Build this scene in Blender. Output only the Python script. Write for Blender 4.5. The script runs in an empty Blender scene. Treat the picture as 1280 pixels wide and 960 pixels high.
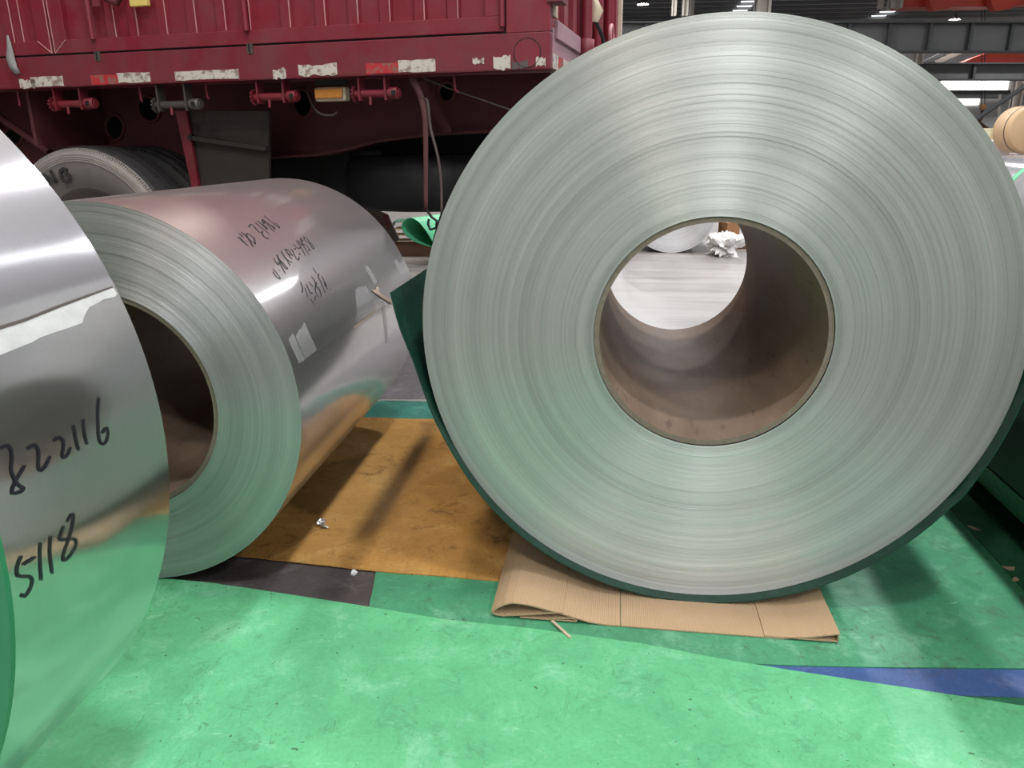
import bpy, bmesh, math, random
from mathutils import Vector, Matrix, Euler, noise as mnoise
from mathutils.geometry import tessellate_polygon
S = bpy.context.scene
COL = S.collection
random.seed(7)
PI = math.pi

# ------------------------------------------------------------------ camera
FPX, PITCH, CAMH = 960.0, 0.30404, 1.0252
cam = bpy.data.cameras.new('camera'); camo = bpy.data.objects.new('camera', cam); COL.objects.link(camo)
cam.sensor_width = 36.0; cam.lens = 36.0 * FPX / 1280.0; cam.clip_start = 0.02; cam.clip_end = 200
camo.location = (0, 0, CAMH); camo.rotation_euler = (PI / 2 - PITCH, 0, 0)
S.camera = camo
# ------------------------------------------------------------------ world and exposure
w = bpy.data.worlds.new('world'); S.world = w; w.use_nodes = True
bg = w.node_tree.nodes['Background']; bg.inputs[0].default_value = (0.86, 0.93, 1.0, 1); bg.inputs[1].default_value = 1.3
vs = S.view_settings
vs.view_transform = 'Standard'; vs.look = 'None'; vs.gamma = 1.0; vs.exposure = -0.28; vs.use_curve_mapping = False
S.display_settings.display_device = 'sRGB'
S.cycles.max_bounces = 8; S.cycles.diffuse_bounces = 4; S.cycles.glossy_bounces = 5
S.cycles.caustics_reflective = False; S.cycles.caustics_refractive = False
S.cycles.sample_clamp_indirect = 6.0
S.cycles.use_denoising = True
# lamp strengths used by the lamp builders further down
LAMP_COOL, LAMP_WARM, SKYLIGHT = 430.0, 290.0, 2.6

# ------------------------------------------------------------------ pixel <-> place (measuring helpers)
RX = Vector((1, 0, 0)); FW = Vector((0, math.cos(PITCH), -math.sin(PITCH))); DN = FW.cross(RX)
CAMP = Vector((0, 0, CAMH))
def ray(px, py): return (RX * ((px - 640) / FPX) + DN * ((py - 480) / FPX) + FW)
def on_floor(px, py, z=0.0):
    d = ray(px, py); return CAMP + d * ((z - CAMH) / d.z)
def on_plane(px, py, p, n):
    d = ray(px, py); return CAMP + d * ((Vector(p) - CAMP).dot(n) / d.dot(n))
def at_y(px, py, y): return on_plane(px, py, (0, y, 0), Vector((0, 1, 0)))

# ------------------------------------------------------------------ materials
def nodes(name):
    m = bpy.data.materials.new(name); m.use_nodes = True
    return m, m.node_tree, m.node_tree.nodes['Principled BSDF']
def setp(b, base=None, rough=None, metal=None, spec=None):
    if base is not None: b.inputs['Base Color'].default_value = (*base, 1)
    if rough is not None: b.inputs['Roughness'].default_value = rough
    if metal is not None: b.inputs['Metallic'].default_value = metal
    if spec is not None: b.inputs['Specular IOR Level'].default_value = spec
def N(t, kind, **kw):
    n = t.nodes.new(kind)
    for k, v in kw.items():
        if k in n.inputs.keys() if isinstance(k, str) else False: n.inputs[k].default_value = v
        else: setattr(n, k, v)
    return n
def ramp(t, fac, stops):
    r = t.nodes.new('ShaderNodeValToRGB'); e = r.color_ramp.elements
    e[0].position, e[0].color = stops[0][0], (*stops[0][1], 1)
    e[1].position, e[1].color = stops[-1][0], (*stops[-1][1], 1)
    for p, c in stops[1:-1]:
        x = e.new(p); x.color = (*c, 1)
    t.links.new(fac, r.inputs[0]); return r.outputs[0]
def g(v): return (v, v, v)
def mix(t, fac, a, b, mode='MIX'):
    m = t.nodes.new('ShaderNodeMix'); m.data_type = 'RGBA'; m.blend_type = mode
    if isinstance(fac, (int, float)): m.inputs[0].default_value = fac
    else: t.links.new(fac, m.inputs[0])
    for i, v in ((6, a), (7, b)):
        if isinstance(v, tuple): m.inputs[i].default_value = (*v, 1)
        else: t.links.new(v, m.inputs[i])
    return m.outputs[2]
def tex(t, scale, detail=4, rough=0.6, coord='Object', stretch=None, dist=0.0):
    tc = t.nodes.new('ShaderNodeTexCoord'); v = tc.outputs[coord]
    if stretch:
        mp = t.nodes.new('ShaderNodeMapping'); mp.inputs['Scale'].default_value = stretch; t.links.new(v, mp.inputs[0]); v = mp.outputs[0]
    n = t.nodes.new('ShaderNodeTexNoise'); n.inputs['Scale'].default_value = scale; n.inputs['Detail'].default_value = detail
    n.inputs['Roughness'].default_value = rough; n.inputs['Distortion'].default_value = dist
    t.links.new(v, n.inputs['Vector']); return n.outputs[0]
def bump(t, b, h, strength, dist=0.002):
    n = t.nodes.new('ShaderNodeBump'); n.inputs['Strength'].default_value = strength; n.inputs['Distance'].default_value = dist
    t.links.new(h, n.inputs['Height']); t.links.new(n.outputs[0], b.inputs['Normal'])
def plain(name, base, rough=0.5, metal=0.0, var=0.25, scale=12.0, spec=0.5, bstr=0.0):
    m, t, b = nodes(name); setp(b, base, rough, metal, spec)
    f = tex(t, scale, 5)
    c = mix(t, f, tuple(x * (1 - var) for x in base), tuple(min(1, x * (1 + var)) for x in base))
    t.links.new(c, b.inputs['Base Color'])
    if bstr: bump(t, b, f, bstr)
    return m
def emis(name, col, st):
    m, t, b = nodes(name); setp(b, (0.8, 0.8, 0.8), 0.4)
    b.inputs['Emission Color'].default_value = (*col, 1); b.inputs['Emission Strength'].default_value = st; return m
def mat_rubber(name, base, dirt, dirt_amt=0.5, rough=0.42, scuff=(0.5, 0.8, 0.6)):
    """rubber floor sheet: mottling, ground-in dirt, pale scuffs, fine cuts"""
    m, t, b = nodes(name); setp(b, base, rough, 0, 0.5)
    sc_ = lambda k: tuple(min(1, x * k) for x in base)
    big = tex(t, 2.6, 6, 0.62); mid = tex(t, 9, 9, 0.72, dist=0.5); sm = tex(t, 17, 9, 0.75, dist=0.9); fine = tex(t, 120, 4, 0.75)
    c = mix(t, ramp(t, big, [(0.3, g(0)), (0.7, g(1))]), sc_(0.84), sc_(1.10))
    c = mix(t, ramp(t, mid, [(0.36, g(0.5)), (0.52, g(0))]), c, sc_(0.72))          # darker mottling
    c = mix(t, ramp(t, mid, [(0.54, g(0)), (0.72, g(0.5))]), c, scuff)               # rubbed paler
    msk = ramp(t, tex(t, 3.4, 4, 0.6), [(0.42, g(0.15)), (0.60, g(1))])
    c = mix(t, mix(t, 1.0, ramp(t, sm, [(0.52, g(0)), (0.66, g(dirt_amt))]), msk, 'MULTIPLY'), c, dirt)
    st = ramp(t, tex(t, 26, 8, 0.8, stretch=(1.9, 0.5, 1), dist=1.8), [(0.585, g(0)), (0.64, g(min(1, dirt_amt * 1.2)))])
    c = mix(t, mix(t, 1.0, st, ramp(t, tex(t, 2.2, 2, 0.5), [(0.42, g(0)), (0.60, g(1))]), 'MULTIPLY'), c, dirt)
    s2 = ramp(t, tex(t, 24, 8, 0.8, stretch=(0.45, 1.7, 1), dist=1.2), [(0.60, g(0)), (0.68, g(0.55))])
    c = mix(t, s2, c, scuff)
    c = mix(t, ramp(t, fine, [(0.33, g(0.35)), (0.5, g(0))]), c, sc_(0.6))
    c = mix(t, ramp(t, fine, [(0.60, g(0)), (0.75, g(0.35))]), c, scuff)
    sp = ramp(t, tex(t, 75, 2, 0.5), [(0.735, g(0)), (0.75, g(0.75))])
    c = mix(t, sp, c, tuple(x * 0.4 for x in dirt))
    t.links.new(c, b.inputs['Base Color'])
    t.links.new(ramp(t, sm, [(0.3, g(rough - 0.12)), (0.75, g(rough + 0.25))]), b.inputs['Roughness'])
    bump(t, b, mix(t, 0.3, mid, fine), 0.35, 0.004)
    return m
M = {}
M['green'] = mat_rubber('green rubber', (0.125, 0.50, 0.235), (0.05, 0.14, 0.07), 0.55, 0.40, (0.38, 0.76, 0.52))
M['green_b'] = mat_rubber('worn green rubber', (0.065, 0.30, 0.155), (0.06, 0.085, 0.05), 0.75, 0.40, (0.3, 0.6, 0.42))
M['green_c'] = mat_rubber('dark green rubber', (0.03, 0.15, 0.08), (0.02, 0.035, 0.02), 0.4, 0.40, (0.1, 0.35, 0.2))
M['yellow'] = mat_rubber('ochre rubber', (0.50, 0.265, 0.072), (0.13, 0.06, 0.02), 0.85, 0.36, (0.72, 0.5, 0.2))
M['teal'] = mat_rubber('teal rubber', (0.05, 0.21, 0.165), (0.05, 0.09, 0.08), 0.5, 0.4, (0.2, 0.5, 0.4))
M['blue'] = mat_rubber('blue rubber', (0.045, 0.10, 0.28), (0.06, 0.07, 0.10), 0.5, 0.45, (0.25, 0.3, 0.5))
M['black_mat'] = mat_rubber('charcoal rubber', (0.070, 0.060, 0.060), (0.12, 0.105, 0.10), 0.8, 0.5, (0.30, 0.28, 0.27))
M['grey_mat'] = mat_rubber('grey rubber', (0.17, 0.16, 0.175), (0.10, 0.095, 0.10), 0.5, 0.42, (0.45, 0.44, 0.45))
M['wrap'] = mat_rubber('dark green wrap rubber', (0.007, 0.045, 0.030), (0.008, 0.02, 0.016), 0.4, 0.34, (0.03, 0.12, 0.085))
M['wrap_matt'] = plain('matt dark green wrap', (0.008, 0.045, 0.028), 0.75, var=0.3)
M['roll'] = plain('bright green rubber', (0.10, 0.52, 0.26), 0.35)
M['ring'] = plain('green edge rubber', (0.03, 0.22, 0.10), 0.4, var=0.1)
def mat_floor():
    m, t, b = nodes('pale concrete'); setp(b, (0.5, 0.48, 0.46), 0.35, 0, 0.5)
    st = tex(t, 2.2, 9, 0.72, stretch=(0.22, 3.2, 1)); big = tex(t, 0.8, 5)
    c = ramp(t, st, [(0.25, (0.12, 0.11, 0.105)), (0.5, (0.28, 0.265, 0.255)), (0.75, (0.44, 0.425, 0.415))])
    c = mix(t, ramp(t, big, [(0.35, g(0)), (0.8, g(0.5))]), c, (0.33, 0.31, 0.30))
    t.links.new(c, b.inputs['Base Color'])
    t.links.new(ramp(t, st, [(0.2, g(0.25)), (0.8, g(0.5))]), b.inputs['Roughness']); return m
M['floor'] = mat_floor()
def radius_node(t):
    tc = t.nodes.new('ShaderNodeTexCoord'); sp = t.nodes.new('ShaderNodeSeparateXYZ'); t.links.new(tc.outputs['Object'], sp.inputs[0])
    cb = t.nodes.new('ShaderNodeCombineXYZ'); t.links.new(sp.outputs[0], cb.inputs[0]); t.links.new(sp.outputs[2], cb.inputs[1])
    ln = t.nodes.new('ShaderNodeVectorMath'); ln.operation = 'LENGTH'; t.links.new(cb.outputs[0], ln.inputs[0]); return ln.outputs['Value'], tc
def mat_face(name, base=(0.66, 0.67, 0.645), rough=0.36, aniso=0.8, k=1.0, metal=0.9):
    """edge of a wound coil: fine concentric sheet edges, brushed"""
    m, t, b = nodes(name); setp(b, base, rough, metal, 0.5)
    r, tc = radius_node(t)
    def rn(scale, det=3, ro=0.7):
        mu = t.nodes.new('ShaderNodeMath'); mu.operation = 'MULTIPLY'; mu.inputs[1].default_value = scale; t.links.new(r, mu.inputs[0])
        n = t.nodes.new('ShaderNodeTexNoise'); n.noise_dimensions = '1D'; n.inputs['Scale'].default_value = 1.0; n.inputs['Detail'].default_value = det; n.inputs['Roughness'].default_value = ro
        t.links.new(mu.outputs[0], n.inputs['W']); return n.outputs[0]
    fine, mid, wide = rn(230 * k, 5, 0.8), rn(60 * k, 4), rn(14 * k, 3)
    c = mix(t, ramp(t, wide, [(0.3, g(0)), (0.7, g(1))]), tuple(x * 0.86 for x in base), tuple(min(1, x * 1.08) for x in base))
    c = mix(t, ramp(t, mid, [(0.62, g(0)), (0.72, g(0.15))]), c, tuple(x * 0.6 for x in base))
    c = mix(t, ramp(t, fine, [(0.33, g(0.4)), (0.5, g(0))]), c, tuple(x * 0.55 for x in base))
    grit = tex(t, 220, 2, 0.7, stretch=(1, 1, 1))
    c = mix(t, ramp(t, grit, [(0.55, g(0)), (0.8, g(0.25))]), c, tuple(min(1, x * 1.3) for x in base))
    t.links.new(c, b.inputs['Base Color'])
    t.links.new(ramp(t, mid, [(0.3, g(rough - 0.06)), (0.7, g(rough + 0.10))]), b.inputs['Roughness'])
    b.inputs['Anisotropic'].default_value = aniso; b.inputs['Anisotropic Rotation'].default_value = 0.25
    tg = t.nodes.new('ShaderNodeTangent'); tg.direction_type = 'RADIAL'; tg.axis = 'Y'; t.links.new(tg.outputs[0], b.inputs['Tangent'])
    bump(t, b, fine, 0.10, 0.001)
    return m
def mat_steel(name, base=(0.72, 0.72, 0.73), rough=0.12, grain=0.05, smudge=0.12, haze=0.5, hz_rough=0.5, hz_metal=0.9, hz_base=None):
    """rolled sheet surface: a mirror-like lobe under a hazy one; mill grain runs round the coil"""
    m, t, b = nodes(name); setp(b, base, rough, 1.0)
    h = t.nodes.new('ShaderNodeBsdfPrincipled'); setp(h, hz_base or base, hz_rough, hz_metal)
    gr = tex(t, 40, 4, 0.7, stretch=(0.4, 9, 0.4)); sm = tex(t, 5, 5, 0.6, dist=0.8)
    for n_, bs in ((b, base), (h, hz_base or base)):
        c = mix(t, gr, tuple(x * 0.93 for x in bs), tuple(min(1, x * 1.05) for x in bs))
        c = mix(t, ramp(t, sm, [(0.5, g(0)), (0.75, g(0.25))]), c, tuple(x * 0.8 for x in bs))
        t.links.new(c, n_.inputs['Base Color'])
    a = t.nodes.new('ShaderNodeMath'); a.operation = 'MULTIPLY_ADD'; t.links.new(sm, a.inputs[0]); a.inputs[1].default_value = smudge; a.inputs[2].default_value = rough - smudge * 0.4
    t.links.new(a.outputs[0], b.inputs['Roughness'])
    hh = mix(t, 0.5, gr, sm)
    bump(t, b, hh, grain, 0.002); bump(t, h, hh, grain, 0.002)
    tg = t.nodes.new('ShaderNodeTangent'); tg.direction_type = 'RADIAL'; tg.axis = 'Y'
    mx = t.nodes.new('ShaderNodeMixShader'); mx.inputs[0].default_value = haze
    t.links.new(b.outputs[0], mx.inputs[1]); t.links.new(h.outputs[0], mx.inputs[2])
    t.links.new(mx.outputs[0], t.nodes['Material Output'].inputs[0])
    return m
M['face_big'] = mat_face('big coil edge', (0.52, 0.52, 0.50), 0.45, 0.88, 1.0, 0.75)
M['face_mid'] = mat_face('middle coil edge', (0.53, 0.535, 0.535), 0.45, 0.9, 1.3, 0.72)
M['face_far'] = mat_face('far coil edge', (0.75, 0.75, 0.76), 0.38, 0.6)
M['steel'] = mat_steel('rolled steel', (0.60, 0.595, 0.615), 0.10, 0.03, 0.06, 0.28, 0.40, 0.95)
M['steel_mid'] = mat_steel('rolled steel with oil film', (0.72, 0.70, 0.70), 0.11, 0.03, 0.08, 0.45, 0.38, 0.9)
M['steel_dark'] = mat_steel('dark rolled steel', (0.35, 0.36, 0.36), 0.2)
def mat_core():
    m, t, b = nodes('paper tube'); setp(b, (0.34, 0.25, 0.18), 0.38, 0, 0.3)
    a = tex(t, 10, 6, 0.65, stretch=(1, 0.25, 1)); d = tex(t, 45, 3, 0.6, stretch=(1, 0.15, 1))
    c = ramp(t, a, [(0.25, (0.16, 0.11, 0.075)), (0.55, (0.27, 0.19, 0.135)), (0.8, (0.38, 0.29, 0.21))])
    c = mix(t, ramp(t, d, [(0.64, g(0)), (0.72, g(0.6))]), c, (0.10, 0.07, 0.05))
    t.links.new(c, b.inputs['Base Color']); t.links.new(ramp(t, a, [(0.3, g(0.5)), (0.7, g(0.68))]), b.inputs['Roughness']); return m
M['core'] = mat_core(); M['core_rim'] = plain('gritty tube rim', (0.19, 0.155, 0.12), 0.8, var=0.4, scale=90)
def mat_card():
    m, t, b = nodes('corrugated cardboard'); setp(b, (0.56, 0.36, 0.21), 0.8, 0, 0.2)
    tc = t.nodes.new('ShaderNodeTexCoord'); wv = t.nodes.new('ShaderNodeTexWave'); wv.wave_type = 'BANDS'; wv.bands_direction = 'X'
    wv.inputs['Scale'].default_value = 75; wv.inputs['Distortion'].default_value = 0.6; t.links.new(tc.outputs['Object'], wv.inputs[0])
    f = tex(t, 9, 6)
    c = mix(t, f, (0.42, 0.30, 0.18), (0.52, 0.375, 0.235)); c = mix(t, ramp(t, wv.outputs[1], [(0.0, g(0.3)), (0.5, g(0))]), c, (0.30, 0.20, 0.11))
    t.links.new(c, b.inputs['Base Color']); bump(t, b, wv.outputs[1], 0.3, 0.002); return m
M['card'] = mat_card()
def mat_red(name, base, dust=(0.20, 0.12, 0.12), amt=0.45, rough=0.42):
    m, t, b = nodes(name); setp(b, base, rough, 0, 0.5)
    a = tex(t, 3.5, 7, 0.7, dist=0.8); s = tex(t, 16, 6, 0.7, stretch=(1, 1, 0.35)); ch = tex(t, 26, 4, 0.6)
    c = mix(t, ramp(t, a, [(0.4, g(0)), (0.75, g(amt))]), base, dust)
    c = mix(t, ramp(t, s, [(0.5, g(0)), (0.8, g(0.4))]), c, tuple(min(1, x * 1.5 + 0.01) for x in base))
    c = mix(t, ramp(t, ch, [(0.70, g(0)), (0.74, g(0.6))]), c, (0.10, 0.075, 0.065))
    t.links.new(c, b.inputs['Base Color']); t.links.new(ramp(t, a, [(0.3, g(rough)), (0.8, g(rough + 0.25))]), b.inputs['Roughness'])
    bump(t, b, a, 0.15, 0.004); return m
M['red'] = mat_red('trailer red paint', (0.20, 0.010, 0.023), (0.15, 0.08, 0.085))
M['red_rail'] = mat_red('dusty trailer red paint', (0.18, 0.013, 0.026), (0.12, 0.06, 0.065), 0.6)
M['red_dark'] = mat_red('chassis red primer', (0.12, 0.022, 0.026), (0.08, 0.045, 0.045), 0.5, 0.6)
M['red_worn'] = mat_red('worn edge paint', (0.50, 0.20, 0.21), (0.5, 0.35, 0.34), 0.6)
M['lilac'] = mat_red('sunlit red paint', (0.36, 0.20, 0.24), (0.3, 0.24, 0.25), 0.7)  # sunlight on the red rear sill put into a paler, pinkish colour
M['seam'] = plain('dark gap', (0.02, 0.012, 0.012), 0.8)
def mat_strip(name, base):
    m, t, b = nodes(name); setp(b, base, 0.4)
    a = tex(t, 22, 6, 0.7); c = mix(t, ramp(t, a, [(0.49, g(0)), (0.57, g(0.85))]), base, (0.22, 0.14, 0.11)); t.links.new(c, b.inputs['Base Color']); return m
M['strip_w'] = mat_strip('worn white reflective tape', (0.60, 0.565, 0.50)); M['strip_r'] = mat_strip('worn red reflective tape', (0.45, 0.03, 0.04))
M['grey_metal'] = plain('greasy grey steel', (0.12, 0.105, 0.095), 0.5, 0.5)
M['rubber'] = plain('tyre rubber', (0.045, 0.043, 0.044), 0.7, var=0.4, bstr=0.2)
M['tyre_side'] = plain('dusty tyre wall', (0.36, 0.325, 0.305), 0.8, var=0.45, scale=5)
M['tyre_in'] = plain('grey tyre wall', (0.17, 0.155, 0.15), 0.8, var=0.3, scale=6)
M['letter'] = plain('dark tyre letter', (0.03, 0.03, 0.03), 0.7)
M['amber'] = plain('amber lens', (0.75, 0.30, 0.06), 0.3, var=0.35, scale=60)
M['cream'] = plain('yellowed plastic', (0.60, 0.50, 0.36), 0.5)
M['yellow_lamp'] = plain('yellow lens', (0.75, 0.58, 0.16), 0.3)
M['strap_grey'] = plain('grey webbing', (0.25, 0.245, 0.24), 0.6, var=0.4)
M['strap_red'] = plain('faded red webbing', (0.12, 0.045, 0.045), 0.7)
M['strap_dark'] = plain('dirty cord', (0.10, 0.075, 0.07), 0.7)
M['black'] = plain('black steel', (0.006, 0.006, 0.0065), 0.6)
M['guard'] = plain('grimy guard plate', (0.034, 0.027, 0.024), 0.7)
M['flap'] = plain('brown mud flap', (0.20, 0.15, 0.12), 0.7)
M['flap_red'] = plain('red flap marks', (0.28, 0.05, 0.04), 0.6)
M['ink'] = plain('marker ink', (0.012, 0.011, 0.02), 0.35, var=0.1)
M['ink_thin'] = plain('thin marker ink', (0.015, 0.012, 0.016), 0.5, var=0.1)
M['film'] = plain('white torn film', (0.58, 0.58, 0.575), 0.4, var=0.22, scale=45, bstr=0.4)
M['grime'] = plain('gritty glue line', (0.085, 0.07, 0.062), 0.8, var=0.5, scale=120)
def mat_tape():
    m, t, b = nodes('clear tape'); setp(b, (0.5, 0.5, 0.5), 0.35); b.inputs['Alpha'].default_value = 0.4
    bump(t, b, tex(t, 60, 4, 0.7), 0.6, 0.002); return m
M['tape'] = mat_tape()
M['paper_torn'] = plain('torn tan paper', (0.55, 0.44, 0.33), 0.6)
M['kraft'] = plain('kraft paper wrap', (0.62, 0.42, 0.24), 0.6, var=0.1)
M['wood'] = plain('timber', (0.36, 0.18, 0.08), 0.7, scale=30); M['wood_dark'] = plain('dark timber', (0.12, 0.06, 0.035), 0.8, scale=30)
M['white'] = plain('white wrap', (0.80, 0.79, 0.82), 0.5, var=0.05); M['pale_yellow'] = plain('pale yellow board', (0.75, 0.70, 0.48), 0.6, var=0.05)
M['beam'] = plain('grey painted steel', (0.16, 0.165, 0.16), 0.55, var=0.12, scale=1.5)
M['beam_dk'] = plain('dark grey steel', (0.075, 0.08, 0.082), 0.6, var=0.15, scale=1.5)
M['column'] = plain('pale column paint', (0.50, 0.46, 0.40), 0.6, var=0.1, scale=2)
M['crane'] = plain('red crane paint', (0.55, 0.055, 0.03), 0.5, var=0.15, scale=2)
M['wallm'] = plain('grey wall cladding', (0.48, 0.475, 0.465), 0.7, var=0.08, scale=0.6)
M['roofm'] = plain('roof deck', (0.62, 0.62, 0.65), 0.6, var=0.08, scale=0.6)
M['window'] = emis('daylit window', (1, 0.98, 0.88), 6.0)
M['skylight'] = emis('daylit roof panel', (0.93, 0.96, 1.0), SKYLIGHT)
M['lamp_cool'] = emis('cool lamp lens', (0.98, 0.98, 1.0), LAMP_COOL)
M['lamp_warm'] = emis('warm lamp lens', (1.0, 0.87, 0.72), LAMP_WARM)

# ------------------------------------------------------------------ builders
def link(name, me, mats=None, parent=None, loc=None, rot=None):
    o = bpy.data.objects.new(name, me); COL.objects.link(o)
    if me is not None and mats:
        for m in (mats if isinstance(mats, (list, tuple)) else [mats]): me.materials.append(m)
    if parent: o.parent = parent
    if loc is not None: o.location = loc
    if rot is not None: o.rotation_euler = rot
    return o
def tag(o, label=None, cat=None, group=None, kind=None):
    if label: o['label'] = label
    if cat: o['category'] = cat
    if group: o['group'] = group
    if kind: o['kind'] = kind
    return o
def thing(name, label, cat, loc=(0, 0, 0), rot=(0, 0, 0), group=None):
    return tag(link(name, None, None, None, loc, rot), label, cat, group)
def wm(o):
    m = Matrix.LocRotScale(o.location, o.rotation_euler, None)
    return wm(o.parent) @ m if o.parent else m
class G:
    """collects shapes for ONE mesh object"""
    def __init__(s): s.v = []; s.f = []; s.mi = []; s.sm = []
    def add(s, vs, fs, mi=0, sm=False):
        k = len(s.v); s.v += [tuple(x) for x in vs]
        for f in fs: s.f.append(tuple(i + k for i in f)); s.mi.append(mi); s.sm.append(sm)
        return s
    def box(s, lo, hi, mi=0, M4=None):
        x0, y0, z0 = lo; x1, y1, z1 = hi
        vs = [Vector(p) for p in ((x0, y0, z0), (x1, y0, z0), (x1, y1, z0), (x0, y1, z0), (x0, y0, z1), (x1, y0, z1), (x1, y1, z1), (x0, y1, z1))]
        if M4: vs = [M4 @ p for p in vs]
        return s.add(vs, [(3, 2, 1, 0), (4, 5, 6, 7), (0, 1, 5, 4), (1, 2, 6, 5), (2, 3, 7, 6), (3, 0, 4, 7)], mi)
    def bar(s, a, b, w, d, mi=0, up=(0, 0, 1)):
        a, b = Vector(a), Vector(b); t = (b - a).normalized(); u = Vector(up)
        if abs(t.dot(u)) > 0.98: u = Vector((1, 0, 0))
        x = t.cross(u).normalized() * w / 2; y = x.cross(t).normalized() * d / 2
        vs = [p + i * x + j * y for p in (a, b) for i, j in ((-1, -1), (1, -1), (1, 1), (-1, 1))]
        return s.add(vs, [(3, 2, 1, 0), (4, 5, 6, 7), (0, 1, 5, 4), (1, 2, 6, 5), (2, 3, 7, 6), (3, 0, 4, 7)], mi)
    def tube(s, pts, r, n=8, mi=0, cap=True):
        pts = [Vector(p) for p in pts]; rings = []; up = None
        for i, p in enumerate(pts):
            t = (pts[min(i + 1, len(pts) - 1)] - pts[max(i - 1, 0)]).normalized()
            if up is None:
                up = Vector((0, 0, 1)) if abs(t.z) < 0.9 else Vector((1, 0, 0))
            x = t.cross(up).normalized(); up = x.cross(t).normalized()
            rr = r[i] if isinstance(r, (list, tuple)) else r
            rings.append([p + (x * math.cos(a) + up * math.sin(a)) * rr for a in (2 * PI * k / n for k in range(n))])
        vs = [q for rg in rings for q in rg]; fs = []
        for i in range(len(pts) - 1):
            for k in range(n): fs.append((i * n + k, i * n + (k + 1) % n, (i + 1) * n + (k + 1) % n, (i + 1) * n + k))
        s.add(vs, fs, mi, True)
        if cap:
            s.add(rings[0], [tuple(range(n))], mi); s.add(rings[-1], [tuple(range(n))[::-1]], mi)
        return s
    def lathe(s, prof, n=48, mi=0, sm=True, axis='Y', c=(0, 0, 0), a0=0, a1=2 * PI):
        """prof = [(radius, along)]; turned round the axis"""
        full = abs(a1 - a0 - 2 * PI) < 1e-6; m = n if full else n + 1; vs = []
        for k in range(m):
            a = a0 + (a1 - a0) * k / n; ca, sa = math.cos(a), math.sin(a)
            for r, h in prof:
                p = (r * ca, h, r * sa) if axis == 'Y' else ((r * ca, r * sa, h) if axis == 'Z' else (h, r * ca, r * sa))
                vs.append((p[0] + c[0], p[1] + c[1], p[2] + c[2]))
        P = len(prof); fs = []
        for k in range(n):
            k2 = (k + 1) % m
            for i in range(P - 1): fs.append((k * P + i, k2 * P + i, k2 * P + i + 1, k * P + i + 1))
        return s.add(vs, fs, mi, sm)
    def sheet(s, prof, ext, th, mi=0, side=1.0):
        """thin bent sheet: profile points, swept along ext, thickness th"""
        prof = [Vector(p) for p in prof]; ext = Vector(ext); e = ext.normalized(); off = []
        for i, p in enumerate(prof):
            t = (prof[min(i + 1, len(prof) - 1)] - prof[max(i - 1, 0)]).normalized(); off.append(p + t.cross(e) * th * side)
        n = len(prof); vs = prof + off + [p + ext for p in prof] + [p + ext for p in off]; fs = []
        for i in range(n - 1):
            fs += [(i, i + 1, 2 * n + i + 1, 2 * n + i), (n + i + 1, n + i, 3 * n + i, 3 * n + i + 1), (i + 1, i, n + i, n + i + 1), (2 * n + i, 2 * n + i + 1, 3 * n + i + 1, 3 * n + i)]
        fs += [(0, 2 * n, 3 * n, n), (n - 1, 2 * n - 1, 4 * n - 1, 3 * n - 1)]
        return s.add(vs, fs, mi)
    def slab(s, poly, depth, mi=0):
        """planar polygon (3D points) given thickness along a vector"""
        poly = [Vector(p) for p in poly]; d = Vector(depth); n = len(poly); tri = tessellate_polygon([poly])
        fs = [tuple(t) for t in tri] + [tuple(i + n for i in t[::-1]) for t in tri] + [(i, (i + 1) % n, n + (i + 1) % n, n + i) for i in range(n)]
        return s.add(poly + [p + d for p in poly], fs, mi)
    def build(s, name, mats, parent=None, loc=None, rot=None, inv=None, bevel=0.0):
        me = bpy.data.meshes.new(name)
        vs = [tuple(inv @ Vector(p)) for p in s.v] if inv is not None else s.v
        me.from_pydata(vs, [], s.f)
        for p, mi, sm in zip(me.polygons, s.mi, s.sm): p.material_index = mi; p.use_smooth = sm
        bm = bmesh.new(); bm.from_mesh(me); bmesh.ops.recalc_face_normals(bm, faces=bm.faces); bm.to_mesh(me); bm.free()
        o = link(name, me, mats, parent, loc, rot)
        if bevel:
            b = o.modifiers.new('bevel', 'BEVEL'); b.width = bevel; b.segments = 2; b.limit_method = 'ANGLE'
        return o
def struct(o): o['kind'] = 'structure'; return o
def smooth_pts(pts, n=5):
    """Catmull-Rom through 2D or 3D points"""
    P = [Vector(p) for p in pts]
    if len(P) < 3: return [P[0].lerp(P[-1], i / n) for i in range(n + 1)]
    out = []
    for i in range(len(P) - 1):
        a, b, c, d = P[max(i - 1, 0)], P[i], P[i + 1], P[min(i + 2, len(P) - 1)]
        for k in range(n):
            t = k / n; out.append(0.5 * ((2 * b) + (c - a) * t + (2 * a - 5 * b + 4 * c - d) * t * t + (3 * b - a - 3 * c + d) * t ** 3))
    out.append(P[-1]); return out

# ------------------------------------------------------------------ the hall
HYAW = 0.12   # the hall runs along the coils' axes
HX0, HX1, HY0, HY1, HZ = -16.0, 32.0, -12.0, 48.0, 7.5
struct(G().box((HX0, HY0, -0.2), (HX1, HY1, 0)).build('floor', M['floor'], rot=(0, 0, -HYAW)))
struct(G().box((HX0, HY0, HZ), (HX1, HY1, HZ + 0.2)).build('ceiling', M['roofm'], rot=(0, 0, -HYAW)))
struct(G().box((HX0 - 0.2, HY0, 0), (HX0, HY1, HZ)).build('wall_left', M['wallm'], rot=(0, 0, -HYAW)))
struct(G().box((HX1, HY0, 0), (HX1 + 0.2, HY1, HZ)).build('wall_right', M['wallm'], rot=(0, 0, -HYAW)))
wl = struct(G().box((HX0, HY1, 0), (HX1, HY1 + 0.2, HZ)).build('wall_back', M['wallm'], rot=(0, 0, -HYAW)))
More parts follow.
